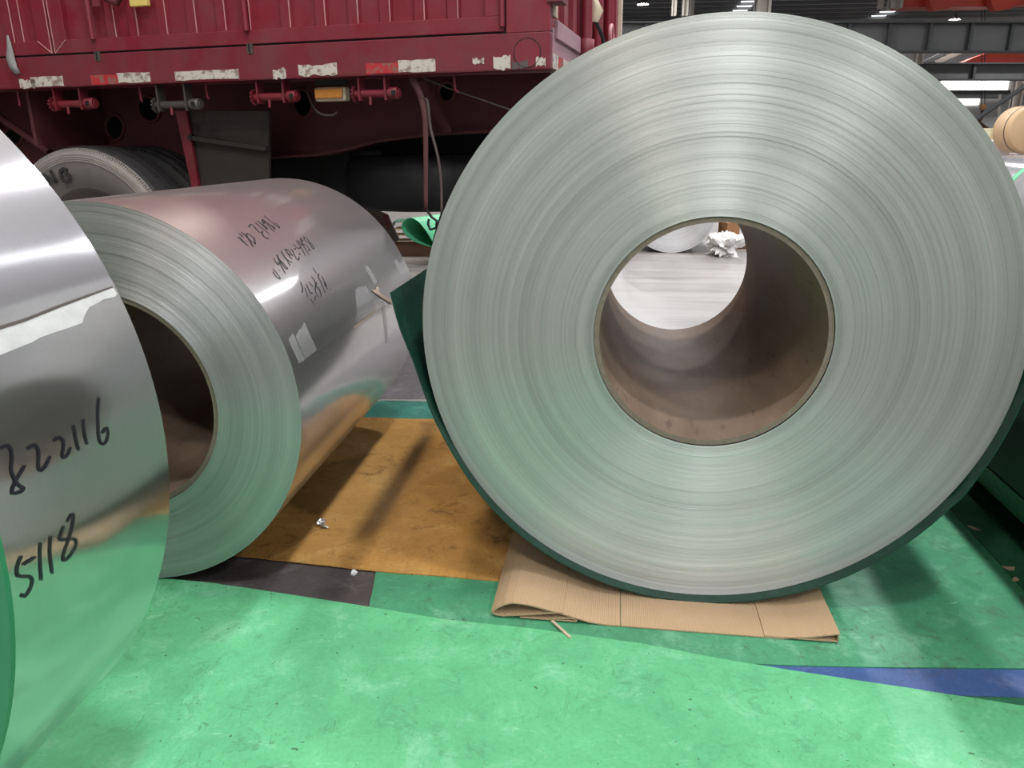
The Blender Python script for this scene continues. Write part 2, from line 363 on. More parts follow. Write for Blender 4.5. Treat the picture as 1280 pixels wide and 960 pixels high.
# unseen gateway added behind the photographer, for neutral daylight on the coil faces
wf = G(); wf.box((HX0, HY0 - 0.2, 0), (-7, HY0, HZ)).box((8, HY0 - 0.2, 0), (HX1, HY0, HZ)).box((-7, HY0 - 0.2, 5.5), (8, HY0, HZ))
struct(wf.build('wall_front', M['wallm'], rot=(0, 0, -HYAW)))
# roof light strips along the hall
for i, x in enumerate((-9.0, -1.6, 6.4, 14.0, 22.0)):
    o = struct(G().box((x - 0.35, HY0 + 1, HZ - 0.03), (x + 0.35, HY1 - 1, HZ - 0.001)).build('window_%d' % (i + 1), M['skylight'], rot=(0, 0, -HYAW)))
def lamp(x, y, z, warm, label, group):
    t = thing('pendant_lamp', label, 'lamp', (x, y, z), group=group)
    G().lathe([(0.02, 0.34), (0.07, 0.33), (0.09, 0.2), (0.25, 0.0), (0.265, -0.02)], 20, axis='Z').build('lamp_shade', M['grey_metal'], t)
    G().lathe([(0.0, -0.005), (0.12, -0.004), (0.225, 0.005)], 20, axis='Z').build('lens', M['lamp_warm' if warm else 'lamp_cool'], t)
    G().tube([(0, 0, 0.33), (0, 0, HZ - z)], 0.012, 6).build('hanger', M['black'], t)
HA, HU = Vector((math.sin(HYAW), math.cos(HYAW), 0)), Vector((math.cos(HYAW), -math.sin(HYAW), 0))
LAMPS = [(u, v, wm_) for u, wm_, vs_ in ((1.2, 0, (-9, -4.5, 0, 4.5, 9, 14, 19, 24, 30, 36)), (-1.54, 1, (-8, -3, 2, 8, 14)), (5.2, 0, (-7, -2.5, 2, 8, 14, 20, 28)), (16, 0, (18, 26, 34, 42)), (25, 0, (26, 34, 42))) for v in vs_]  # last two rows added to brighten the dark far wall
for u, v, wm_ in LAMPS:   # rows run along the hall
    q = HU * u + HA * v
    lamp(q.x, q.y, 6.6, wm_, 'round high-bay lamp with a grey shade hanging under the roof', 'high-bay lamps under the roof')

# ------------------------------------------------------------------ floor mats (measured on the photograph, laid on the floor)
def mat_piece(name, label, poly, z, th, m, group=None, rag=0.0):
    P = []
    for i, p in enumerate(poly):
        q = poly[(i + 1) % len(poly)]; a, b = on_floor(*p), on_floor(*q); n = max(1, int((b - a).length / 0.03)) if rag and (b - a).length < 4 else 1
        for k in range(n):
            c = a.lerp(b, k / n); c.z = z
            if k and rag: c += Vector((mnoise.noise(c * 14), mnoise.noise(c * 14 + Vector((7, 3, 1))), 0)) * rag
            P.append(c)
    G().slab(P, (0, 0, th)).build(name, M[m]).data.name
    return tag(COL.objects[-1], label, 'mat', group)
mat_piece('rubber_mat', 'charcoal rubber mat showing as a dark patch before the yellow mat', [(150, 735), (300, 640), (470, 640), (520, 712), (464, 762), (420, 800), (100, 800)], 0.0003, 0.0012, 'black_mat')
mat_piece('rubber_mat', 'teal rubber strip behind the far edge of the yellow mat', [(300, 520), (480, 501), (560, 503), (700, 508), (700, 545), (300, 560)], 0.0003, 0.002, 'teal')
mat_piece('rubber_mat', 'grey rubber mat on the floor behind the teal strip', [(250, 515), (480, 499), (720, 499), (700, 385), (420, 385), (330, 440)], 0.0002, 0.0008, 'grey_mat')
mat_piece('rubber_mat', 'dark green rubber sheet glimpsed below the blue sliver at the right', [(1000, 820), (1500, 820), (1560, 930), (1040, 930)], 0.0003, 0.0010, 'green_c')
mat_piece('rubber_mat', 'blue rubber sheet showing as a sliver between two green mats', [(860, 815), (1500, 812), (1520, 877), (1280, 873), (1150, 869), (1060, 868), (880, 850)], 0.0014, 0.0008, 'blue')
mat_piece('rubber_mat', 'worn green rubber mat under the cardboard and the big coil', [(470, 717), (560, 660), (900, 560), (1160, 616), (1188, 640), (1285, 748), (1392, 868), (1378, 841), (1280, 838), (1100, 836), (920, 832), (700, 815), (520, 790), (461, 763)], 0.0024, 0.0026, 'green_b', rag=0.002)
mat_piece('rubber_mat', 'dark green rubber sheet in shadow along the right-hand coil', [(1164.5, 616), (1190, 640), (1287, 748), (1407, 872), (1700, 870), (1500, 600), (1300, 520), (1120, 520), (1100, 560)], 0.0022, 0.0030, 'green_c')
mat_piece('rubber_mat', 'bright green rubber mat filling the open floor in front', [(-900, 1500), (-900, 800), (100, 728), (205, 726), (270, 733), (370, 748), (465, 763), (555, 778), (660, 789), (800, 808), (920, 831), (1060, 853), (1170, 870), (1280, 887), (1600, 930), (2400, 1500), (900, 2600), (300, 2600)], 0.0054, 0.0030, 'green', rag=0.0015)
mat_piece('rubber_mat', 'ochre yellow rubber mat between the middle coil and the big coil', [(150, 692), (298, 698), (380, 707), (470, 717), (560, 724), (648, 732), (664, 700), (668, 660), (650, 600), (610, 526), (560, 526), (520, 526), (455, 524), (400, 523), (250, 523), (120, 610)], 0.0056, 0.0026, 'yellow', rag=0.0015)

# ------------------------------------------------------------------ coils
class Cyl: pass
def make_coil(label, R, rh, L, x, y, yaw, zb, fm, sm, rings=40, step=0.0006, seg=160, tube=0.012, core_mat='core', lap=None, seed=1, recess=0.004):
    rnd = random.Random(seed)
    t = thing('steel_coil', label, 'coil', (x, y, zb), (0, 0, -yaw))
    prof = []; r0 = rh; dr = (R - rh) / rings; yy = 0.0
    edges = [rh] + sorted(rnd.uniform(rh + 0.002, R - 0.002) for _ in range(rings - 1)) + [R]
    for i in range(rings):
        yy = max(-0.003, min(0.003, yy * 0.6 + rnd.gauss(0, step)))
        prof += [(edges[i], yy), (edges[i + 1], yy)]
    G().lathe(prof, seg, sm=False).build('wound_edge', fm, t, (0, 0, R))
    b = G(); b.lathe([(R, prof[-1][1]), (R, L)], seg, sm=True); b.build('outer_sheet', sm, t, (0, 0, R))
    G().lathe([(rh, L), (R, L)], seg, sm=False).build('wound_edge', fm, t, (0, 0, R))
    c = G(); ri = rh - tube
    for a, e, mi in (((rh - 0.0005, recess), (ri, recess), 1), ((ri, recess), (ri, L + 0.004), 0), ((ri, L + 0.004), (rh, L + 0.004), 1)): c.lathe([a, e], 96, mi)
    c.build('paper_core', [M[core_mat], M['core_rim']], t, (0, 0, R))
    q = Cyl(); q.t = t; q.R = R; q.L = L; q.a = Vector((math.sin(yaw), math.cos(yaw), 0)); q.c = Vector((x, y, zb + R)); q.inv = wm(t).inverted(); q.yaw = yaw; q.rh = rh
    return q
def on_cyl(q, px, py, off=0.0):
    d = ray(px, py); o = CAMP - q.c; dp = d - q.a * d.dot(q.a); op = o - q.a * o.dot(q.a)
    A, B, C_ = dp.dot(dp), dp.dot(op), op.dot(op) - q.R ** 2; D = B * B - A * C_
    s = (-B - math.sqrt(max(D, 0))) / A; p = CAMP + d * s
    rad = (p - q.c); nrm = (rad - q.a * rad.dot(q.a)).normalized()
    return p + nrm * off, nrm
def stroke_mesh(q, strokes, width, conv, off=0.0012):
    b = G()
    for st in strokes:
        pts = smooth_pts([(*conv(*p), 0) for p in st], 5); P = [on_cyl(q, p.x, p.y, off) for p in pts]; vs = []
        for i, (p, n) in enumerate(P):
            tdir = (P[min(i + 1, len(P) - 1)][0] - P[max(i - 1, 0)][0]).normalized(); sd = tdir.cross(n).normalized() * width / 2
            k = 0.75 if i in (0, len(P) - 1) else 1.0
            vs += [p - sd * k, p + sd * k]
        b.add(vs, [(2 * i, 2 * i + 1, 2 * i + 3, 2 * i + 2) for i in range(len(P) - 1)], 0, True)
    return b
def patch(q, poly, off, name, m, sub=3, conv=None):
    P2 = [Vector((*(conv(*p) if conv else p), 0)) for p in poly]; bm = bmesh.new()
    vs = [bm.verts.new(p) for p in P2]
    for tr in tessellate_polygon([P2]):
        try: bm.faces.new([vs[i] for i in tr])
        except ValueError: pass
    bmesh.ops.subdivide_edges(bm, edges=bm.edges, cuts=sub, use_grid_fill=True)
    bmesh.ops.triangulate(bm, faces=bm.faces)
    bm.verts.index_update(); V = [on_cyl(q, v.co.x, v.co.y, off)[0] for v in bm.verts]; F = [[v.index for v in f.verts] for f in bm.faces]; bm.free()
    b = G(); b.add(V, F, 0, True); return b.build(name, m, q.t, inv=q.inv)

coil1 = make_coil('largest steel coil, its brushed edge facing the viewer, standing on cardboard', 0.625, 0.249, 1.068, 0.4225, 1.580, 0.130, 0.010, M['face_big'], M['steel'], 150, 0.00025, 288, 0.012, seed=3)
coil2 = make_coil('middle-sized steel coil with inked numbers and clear tape on its side, on the yellow mat', 0.45, 0.257, 1.098, -0.915, 1.653, 0.112, 0.0084, M['face_mid'], M['steel_mid'], 50, 0.0006, 224, 0.012, seed=5)
coil3 = make_coil('narrow shiny coil with 822116 and 5118 inked on its side, at the left edge', 0.615, 0.25, 0.313, -1.103 - 0.313 * math.sin(0.108), 1.082 - 0.313 * math.cos(0.108), 0.108, 0.0092, M['face_mid'], M['steel'], 40, 0.0005, 288, seed=9)
# green rubber edging on the near rim of the narrow coil
G().lathe([(0.590, -0.006), (0.6155, -0.006), (0.6155, 0.001)], 288, sm=False).lathe([(0.590, -0.006), (0.590, 0.001)], 288, sm=False).build('green_edge_ring', M['ring'], coil3.t, (0, 0, 0.615))
# torn white film and glue line on the narrow coil
cv = lambda x, y: (x / 6.857, 320 + y / 6.857)
patch(coil3, [(-420, 760), (0, 625), (200, 562), (500, 445), (700, 370), (962, 270), (1000, 325), (985, 350), (880, 375), (830, 405), (760, 440), (735, 480), (715, 525), (700, 575), (600, 612), (480, 650), (430, 668), (340, 700), (270, 740), (120, 800), (0, 850), (-420, 1000)], 0.0010, 'torn_film', M['film'], 3, cv)
patch(coil3, [(-420, 735), (0, 598), (200, 538), (500, 420), (700, 348), (955, 260), (962, 272), (700, 372), (500, 447), (200, 568), (0, 632), (-420, 770)], 0.0014, 'glue_line', M['grime'], 3, cv)
c31 = lambda x, y: (x / 6, 480 + y / 6); c32 = lambda x, y: (x / 6.857, 620 + y / 6.857)
for chars, conv in (([
        [[(-5, 484), (40, 463), (76, 480), (88, 560), (80, 640), (105, 710), (140, 760), (175, 782), (150, 808), (95, 820), (92, 785), (120, 720), (185, 608)]],
        [[(205, 488), (240, 460), (275, 470), (288, 530), (285, 610), (298, 650), (335, 620), (375, 540)]],
        [[(400, 428), (435, 402), (468, 420), (475, 470), (465, 530), (480, 552), (510, 520), (528, 475)]],
        [[(550, 305), (565, 400), (588, 500)]], [[(622, 262), (630, 360), (652, 455)]],
        [[(740, 100), (732, 200), (735, 340), (745, 420), (770, 450), (800, 420), (808, 360), (795, 330), (762, 370)]]], c31), ([
        [[(182, 512), (150, 590), (145, 670), (190, 690), (250, 690), (275, 730), (255, 800), (210, 858), (180, 840)], [(195, 588), (300, 520)]],
        [[(345, 400), (340, 520), (352, 725)]], [[(432, 340), (425, 480), (447, 665)]],
        [[(570, 222), (610, 160), (628, 180), (610, 290), (580, 390), (545, 490), (545, 552), (600, 510), (650, 420), (640, 372), (570, 370), (510, 365), (545, 255)]]], c32)):
    for ch in chars: stroke_mesh(coil3, ch, 0.0036, conv).build('inked_digit', M['ink'], coil3.t, inv=coil3.inv)
# outer lap edge, tape and inked text of the middle coil
eL = [on_cyl(coil2, 367 + (746 - 367) * k, 462 + (179 - 462) * k)[0] for k in (0.0, 0.2)]
lapn = (coil2.inv @ eL[0]); ang_l = math.atan2(lapn.z - 0.45, lapn.x)
o = G().lathe([(0.4512, 0.001), (0.4512, 1.097)], 90, a0=ang_l, a1=ang_l + 2.2).lathe([(0.4500, 0.001), (0.4512, 0.001)], 90, a0=ang_l, a1=ang_l + 2.2)
o.box((0.4495, 0.001, -0.0012), (0.4514, 1.097, 0.0), M4=Matrix.Rotation(-ang_l, 4, 'Y'))
o.build('outer_lap', M['steel_mid'], coil2.t, (0, 0, 0.45))
c2t = lambda x, y: (340 + x / 10.667, 380 + y / 10.667); c2s = lambda x, y: (420 + x / 8, 310 + y / 8)
patch(coil2, [(205, 480), (265, 385), (430, 745), (345, 795)], 0.0024, 'clear_tape', M['tape'], 3, c2t)
patch(coil2, [(300, 440), (355, 335), (372, 342), (415, 240), (585, 615), (430, 735)], 0.0028, 'clear_tape', M['tape'], 3, c2t)
patch(coil2, [(185, 420), (215, 400), (290, 380), (345, 480), (405, 610), (280, 680), (200, 668)], 0.0024, 'clear_tape', M['tape'], 3, c2s)
patch(coil2, [(280, 205), (305, 175), (410, 340), (375, 365)], 0.0026, 'clear_tape', M['tape'], 3, c2s)
patch(coil2, [(445, 540), (480, 530), (505, 720), (520, 950), (495, 950), (480, 740)], 0.0024, 'clear_tape', M['tape'], 3, c2s)
patch(coil2, [(575, 140), (595, 115), (630, 165), (670, 115), (745, 270), (650, 310)], 0.0024, 'clear_tape', M['tape'], 3, c2s)
patch(coil2, [(345, 425), (385, 420), (395, 390), (415, 395), (420, 440), (480, 490), (560, 530), (570, 560), (545, 560), (440, 498)], 0.0040, 'torn_paper', M['paper_torn'], 3, c2s)
patch(coil2, [(160, 790), (380, 630), (400, 622), (385, 640), (175, 805)], 0.0034, 'torn_paper', M['paper_torn'], 3, c2s)
cA = lambda x, y: (290 + x / 16, 260 + y / 16); cB = lambda x, y: (330 + x / 13.714, 285 + y / 13.714); cC = lambda x, y: (365 + x / 17.45, 330 + y / 17.45)
TXT = [(cA, [[[(100, 600), (160, 610), (200, 660), (250, 690)], [(130, 515), (220, 600)], [(175, 490), (300, 600), (420, 795)], [(160, 620), (210, 680), (320, 770)]],
             [[(280, 520), (320, 620), (460, 735)], [(285, 515), (400, 580), (440, 630), (460, 735)]],
             [[(340, 405), (335, 370), (380, 340), (440, 380), (500, 460), (580, 510)], [(600, 470), (600, 520), (650, 600), (735, 620)]],
             [[(460, 305), (600, 420), (740, 530)]], [[(500, 265), (600, 350), (690, 440), (680, 400), (600, 330)]],
             [[(590, 240), (620, 320), (640, 290), (600, 235), (720, 360), (840, 490)]], [[(605, 235), (700, 310), (780, 370), (850, 430), (830, 390), (720, 325)]],
             [[(630, 160), (800, 300), (940, 410), (910, 350), (840, 300)]]]),
       (cB, [[[(150, 710), (200, 770), (265, 860), (255, 880), (200, 840), (140, 755)]], [[(245, 725), (265, 740)]],
             [[(155, 520), (220, 620), (240, 630), (255, 590)], [(210, 460), (280, 640), (360, 790)]], [[(215, 465), (250, 540), (310, 600), (390, 690), (370, 705), (300, 620), (240, 510), (215, 480)]],
             [[(280, 400), (380, 540), (480, 600)], [(345, 525), (380, 545), (440, 655)]], [[(350, 365), (400, 440), (470, 545)], [(355, 365), (440, 420), (480, 490)], [(400, 440), (450, 470)]],
             [[(440, 370), (480, 390), (500, 440), (560, 550), (590, 540), (590, 500)]], [[(510, 375), (540, 360)], [(590, 465), (615, 445)]],
             [[(500, 280), (560, 350), (610, 350), (620, 330)], [(540, 220), (640, 360), (705, 490)]], [[(570, 210), (620, 290), (650, 290)], [(610, 190), (700, 370), (775, 470)]],
             [[(610, 185), (650, 210), (640, 270), (690, 290), (740, 340), (775, 390), (750, 395)]], [[(680, 160), (690, 210), (760, 260), (820, 290), (850, 350), (830, 360), (790, 290), (740, 200), (700, 165)]]]),
       (cC, [[[(170, 400), (220, 520), (215, 610), (200, 620)], [(175, 395), (210, 480)], [(265, 520), (340, 740)], [(300, 440), (380, 620), (440, 640)], [(380, 760), (480, 890)]],
             [[(360, 395), (450, 510)], [(410, 265), (500, 420), (500, 600), (570, 740)], [(520, 400), (520, 490), (590, 560), (625, 720)], [(495, 700), (485, 810)]],
             [[(440, 80), (520, 200)], [(580, 220), (565, 290), (640, 450), (710, 640)], [(640, 270), (700, 400), (710, 500)], [(720, 410), (760, 560)], [(810, 555), (830, 570)]]])]
for conv, chars in TXT:
    for ch in chars: stroke_mesh(coil2, ch, 0.0036, conv, 0.0020).build('inked_character', M['ink_thin'], coil2.t, inv=coil2.inv)

stroke_mesh(coil2, [[(322, 231), (352, 245), (385, 275), (407, 306), (421, 331)]], 0.0045, lambda x, y: (x, y), 0.0004).build('scuff_line', M['grey_metal'], coil2.t, inv=coil2.inv)
# green rubber sheet wrapped under the big coil
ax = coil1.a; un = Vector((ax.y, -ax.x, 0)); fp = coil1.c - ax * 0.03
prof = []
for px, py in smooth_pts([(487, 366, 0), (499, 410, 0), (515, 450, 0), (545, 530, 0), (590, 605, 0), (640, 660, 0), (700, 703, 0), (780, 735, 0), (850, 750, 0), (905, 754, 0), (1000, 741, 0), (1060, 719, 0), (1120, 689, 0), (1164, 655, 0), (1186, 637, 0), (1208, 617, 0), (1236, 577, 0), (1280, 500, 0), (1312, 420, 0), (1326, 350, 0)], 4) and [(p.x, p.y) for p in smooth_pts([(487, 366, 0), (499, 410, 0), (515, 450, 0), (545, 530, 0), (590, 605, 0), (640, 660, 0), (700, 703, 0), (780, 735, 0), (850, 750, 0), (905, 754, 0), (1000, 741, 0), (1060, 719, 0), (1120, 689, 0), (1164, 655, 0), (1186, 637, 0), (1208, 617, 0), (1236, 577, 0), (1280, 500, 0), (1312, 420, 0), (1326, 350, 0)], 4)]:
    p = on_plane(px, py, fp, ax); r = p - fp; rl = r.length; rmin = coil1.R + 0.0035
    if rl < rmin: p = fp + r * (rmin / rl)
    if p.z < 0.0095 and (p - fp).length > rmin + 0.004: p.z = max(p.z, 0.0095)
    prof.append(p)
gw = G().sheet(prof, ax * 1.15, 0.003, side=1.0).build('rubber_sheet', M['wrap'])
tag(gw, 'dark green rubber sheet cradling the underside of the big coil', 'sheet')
# cardboard under the big coil
cp = on_floor(900, 796); root = thing('cardboard_sheet', 'folded brown corrugated cardboard squeezed under the big coil', 'cardboard', (cp.x, cp.y, 0), (0, 0, -coil1.yaw))
Ci = wm(root).inverted()
def card_pts(px, dz=0.0, zmin=0.0090):
    out = []
    for x, y in px:
        p = Ci @ on_plane(x, y, cp, ax); p.y = 0; p.z = max(p.z + dz, zmin); out.append(p)
    return out
top = card_pts([(614, 766), (620, 762), (630, 757), (641, 755), (660, 757.5), (674, 761), (705, 769.5), (736, 779), (758, 786), (775, 788)], 0.004) + card_pts([(814, 791.5), (860, 794.5), (881, 796), (892, 794), (920, 800), (949, 803)], 0.003) + card_pts([(975, 801), (1010, 798), (1049, 794)], 0.004)
rt = [p + Vector((0.0014, 0, 0.0)) for p in top[9:]]
G().sheet(top[:10], (0, 0.42, 0), 0.003, side=-1).build('top_layer', M['card'], root)
G().sheet(rt[:-3], (0, 0.138, 0), 0.003, side=-1).build('top_layer', M['card'], root)
G().sheet(rt[-4:], (0, 0.27, 0), 0.003, side=-1).build('top_layer', M['card'], root)
bl = card_pts([(614, 767), (619, 771), (629, 774), (662, 771), (687, 769), (704, 769)], 0.004)
G().sheet(bl, (0, 0.28, 0), 0.003, side=1).build('folded_flap', M['card'], root)
b2 = card_pts([(650, 773), (687, 779), (720, 783)], 0.0) ; b3 = card_pts([(720, 783), (722, 777), (716, 773.5), (690, 774)], 0.002)
G().sheet(b2, (0, 0.2, 0), 0.0025, side=1).sheet(b3, (0, 0.2, 0), 0.0025, side=1).build('folded_flap', M['card'], root)
br = card_pts([(1049, 795), (1048, 803), (1026, 811), (990, 808), (955, 805)], 0.0)
G().sheet(br, (0, 0.28, 0), 0.003, side=-1).build('folded_flap', M['card'], root)
a, b_ = on_floor(690, 776, 0.012), on_floor(713, 797, 0.0105)
tag(G().bar(a, b_, 0.006, 0.003).build('cardboard_sliver', M['paper_torn']), 'thin pale sliver poking out from under the cardboard', 'scrap')

# ------------------------------------------------------------------ coil and sheet at the right edge
c4 = on_floor(1240, 655); yaw4 = 0.13; a4 = Vector((math.sin(yaw4), math.cos(yaw4), 0)); u4 = Vector((a4.y, -a4.x, 0))
cc = c4 + u4 * 0.25 - a4 * 1.30
coil4 = make_coil('coil wrapped in dark green rubber beside the big one at the right edge', 0.36, 0.2, 2.7, cc.x, cc.y, yaw4, 0.0090, M['face_far'], M['wrap_matt'], 20, 0.0005, 96, seed=21)
pr = []
for k in range(13):
    a = -PI / 2 - 0.30 - 0.75 * k / 12; rr = 0.365 + 0.05 * math.sin(PI * k / 12) ** 2 * 0.4
    pr.append(coil4.c - a4 * 0.02 + u4 * math.cos(a) * rr + Vector((0, 0, math.sin(a) * rr)))
pr[0].z = max(pr[0].z, 0.006)
tag(G().sheet(pr, a4 * 2.74, 0.003, side=-1).build('rubber_sheet', M['green_c']), 'dark green rubber sheet curling up beside the right-hand dark coil', 'sheet')
for i, (x, y, s, lb) in enumerate(((1216, 660, 0.020, 'brown torn scrap on the seam, nearest to the big coil'), (1262, 710, 0.018, 'thin brown torn scrap on the seam, middle of three'), (1269, 725, 0.016, 'brown torn scrap on the seam, closest to the viewer'))):
    p = on_floor(x, y, 0.0056); q = [Vector((math.cos(a) * s * random.uniform(0.4, 1.2) * 0.6, math.sin(a) * s * random.uniform(0.5, 1.3), 0)) for a in (2 * PI * k / 7 for k in range(7))]
    tag(G().slab(q, (0, 0, 0.0015)).build('paper_scrap', M['paper_torn'], None, p, (0.0, 0.0, 0.5 + i)), lb, 'scrap', 'brown scraps along the right-hand seam')
# small litter
p = on_floor(401, 656, 0.0085); t = thing('foil_scrap', 'crumpled silver foil twist lying on the yellow mat', 'scrap', p)
bm = bmesh.new(); bmesh.ops.create_icosphere(bm, subdivisions=3, radius=0.0125)
for v in bm.verts: v.co *= 1 + 0.45 * mnoise.noise(v.co * 160); v.co.z = v.co.z * 0.75 + 0.0095
me = bpy.data.meshes.new('crumpled_ball'); bm.to_mesh(me); bm.free()
M['foil'] = plain('foil', (0.75, 0.76, 0.80), 0.25, 0.9)
link('crumpled_ball', me, M['foil'], t)
G().tube([(0.004, -0.006, 0.006), (0.008, -0.014, 0.006), (0.018, -0.020, 0.005), (0.027, -0.023, 0.003)], [0.006, 0.006, 0.004, 0.002], 7).build('twisted_tail', M['foil'], t)
p = on_floor(442, 716, 0.006); bm = bmesh.new(); bmesh.ops.create_icosphere(bm, subdivisions=2, radius=0.008)
for v in bm.verts: v.co *= 1 + 0.5 * mnoise.noise(v.co * 200 + Vector((5, 1, 2)))
me = bpy.data.meshes.new('paper_scrap'); bm.to_mesh(me); bm.free()
tag(link('paper_scrap', me, M['white'], None, p), 'tiny white crumb at the front edge of the yellow mat', 'scrap')

# ------------------------------------------------------------------ red trailer (local x along its side, y inwards, z up)
TA, TB = 0.25, 0.013
trl = thing('cargo_trailer', 'red truck trailer with worn reflective strips behind the coils', 'trailer', (0.168, 3.3, 0))
dv = Vector((math.cos(TA) * math.cos(TB), -math.sin(TA) * math.cos(TB), math.sin(TB))); yv = Vector((math.sin(TA), math.cos(TA), 0)); zv = dv.cross(yv)
trl.rotation_euler = Matrix((dv, yv, zv)).transposed().to_euler()
TM = wm(trl); TI = TM.inverted()
def T2(px, py, yl=0.0):
    p = TI @ on_plane(px, py, TM @ Vector((0, yl, 0)), yv); return p.x, p.z
def TX(px, py, yl=0.0): return T2(px, py, yl)[0]
ZB, ZS, ZF, TW, TL = 1.305, 1.450, 1.511, 2.3, 7.5
r = G(); r.box((-TL, 0, ZB), (0, 0.05, ZS - 0.004)).box((-TL, 0.0, ZB), (0, 0.12, ZB + 0.012))
r.build('side_rail', M['red_rail'], trl, bevel=0.003)
G().box((-TL, 0.012, ZS - 0.004), (0, 0.05, ZS + 0.004)).build('rail_seam', M['seam'], trl)
G().box((-TL, 0.05, 1.40), (-0.03, TW, 1.44)).build('deck', M['red_dark'], trl)
# gates: frame and corrugated sheet
def gate(x0, x1, ribs, zt=2.35):
    fr = G(); w_ = 0.075
    fr.box((x0, 0, ZS + 0.004), (x1, 0.045, ZF)).box((x0, 0, ZF), (x0 + w_, 0.045, zt)).box((x1 - w_, 0, ZF), (x1, 0.045, zt)).box((x0, 0, zt), (x1, 0.045, zt + 0.07))
    f = fr.build('gate_frame', M['red'], trl, bevel=0.002)
    s = G()
    pts = []; x = x0 + w_; 
    for rx in ribs: pts += [(rx - 0.055, 0.03), (rx - 0.045, 0.012), (rx, 0.012), (rx + 0.008, 0.03)]
    pts = [(x0 + w_, 0.03)] + [p for p in pts if x0 + w_ < p[0] < x1 - w_] + [(x1 - w_, 0.03)]
    vs = []
    for px_, py_ in pts: vs += [(px_, py_, ZF), (px_, py_, zt)]
    s.add(vs, [(2 * i, 2 * i + 2, 2 * i + 3, 2 * i + 1) for i in range(len(pts) - 1)])
    s.build('gate_sheet', M['red'], trl)
    for rx in ribs: G().tube([(rx, 0.010, ZF + 0.002), (rx, 0.010, zt)], 0.0028, 6).build('worn_rib_edge', M['red_worn'], trl)
    return f
ex0 = TX(68, 64); ex1 = TX(629, 30)
gate(ex0, ex1, [TX(x, 35) for x in (115, 142, 170, 207, 244, 281, 312, 362, 406, 447, 487, 530, 572)])
gate(TX(-640, 140), ex0 - 0.012, [TX(x, 40) for x in (-150, -90, -40, 14, 26)])
G().box((ex1 + 0.012, 0, ZS - 0.004), (0, 0.05, 2.42)).build('corner_post', M['red'], trl, bevel=0.003)
for sx, sz in ((ex0 + 0.004, 1), (ex0 - 0.014, -1)):   # mitre welds
    G().tube([(sx, -0.001, ZS + 0.006), (sx + sz * 0.07, -0.001, ZF)], 0.0025, 5).tube([(sx, -0.001, ZS + 0.006), (sx, -0.001, 2.35)], 0.0025, 5).build('weld_bead', M['red_worn'], trl)
for px in (117, 310): # vertical locking bars with slots below
    x = TX(px, 40)
    G().tube([(x, -0.012, ZF - 0.006), (x, -0.012, 2.3)], 0.012, 10).build('locking_bar', M['red'], trl)
    G().box((x - 0.012, -0.004, ZS - 0.035), (x + 0.016, 0.004, ZS + 0.006)).build('bar_socket', M['grey_metal'], trl)
    G().box((x - 0.004, -0.0055, ZS - 0.031), (x + 0.003, -0.003, ZS + 0.003)).build('socket_slot', M['black'], trl)
x = TX(628, 20); G().tube([(x, -0.010, ZS + 0.02), (x, -0.010, 2.2)], 0.011, 10).build('hinge_pin', M['red'], trl)
x, z = T2(178, 3); G().box((x - 0.045, -0.03, z - 0.02), (x + 0.045, -0.005, z + 0.03)).build('marker_lamp', M['yellow_lamp'], trl, bevel=0.004)
x, z = T2(150, 4); G().tube([(x - 0.06, -0.012, z + 0.02), (x, -0.02, z), (x + 0.03, -0.015, z + 0.04)], 0.016, 8).build('latch_chain', M['red_dark'], trl)
x, z = T2(122, 4); G().box((x - 0.02, -0.012, z - 0.015), (x + 0.02, 0.0, z + 0.06)).build('latch_plate', M['red_rail'], trl)
# round blank cover on the corner post
x, z = T2(659, 66); G().lathe([(0.0, -0.002), (0.056, -0.002), (0.056, 0.001)], 32, c=(x, 0, z), sm=False).build('round_cover', M['red'], trl)
G().lathe([(0.052, -0.001), (0.054, -0.0035), (0.057, -0.001)], 32, c=(x, 0, z)).build('cover_rim', M['seam'], trl)
# reflective strips
def strip(px0, py0, px1, py1, m, rag=0.002):
    xa, za = T2(px0, py1); xb, zb = T2(px1, py0); za, zb = min(za, zb), max(za, zb); zm = T2((px0 + px1) / 2, (py0 + py1) / 2)[1]; h = (zb - za) / 2
    P = []
    for k in range(9): P.append(Vector((xa + (xb - xa) * k / 8, -0.0022, zm - h + random.uniform(-rag, rag))))
    for k in range(9): P.append(Vector((xb - (xb - xa) * k / 8, -0.0022, zm + h + random.uniform(-rag, rag))))
    G().slab(P, (0, 0.002, 0)).build('reflective_strip', M[m], trl)
for a in ((26, 99, 44, 111, 'strip_w', 0.007), (40, 95, 78, 109, 'strip_w'), (115, 93, 147, 106, 'strip_r'), (147.5, 90, 187, 104, 'strip_w'), (220, 86, 298, 101, 'strip_w'), (342, 86, 357, 98, 'strip_w', 0.007), (374, 80, 421, 95, 'strip_w', 0.006), (458, 78, 498, 93, 'strip_r'), (498.5, 74, 544, 91, 'strip_w'), (591, 73, 605, 80, 'strip_w', 0.005), (617, 70, 638, 87, 'strip_w', 0.006), (640, 76, 660, 86, 'grey_metal', 0.006), (670, 72, 682, 82, 'strip_w', 0.007)):
    strip(*a)
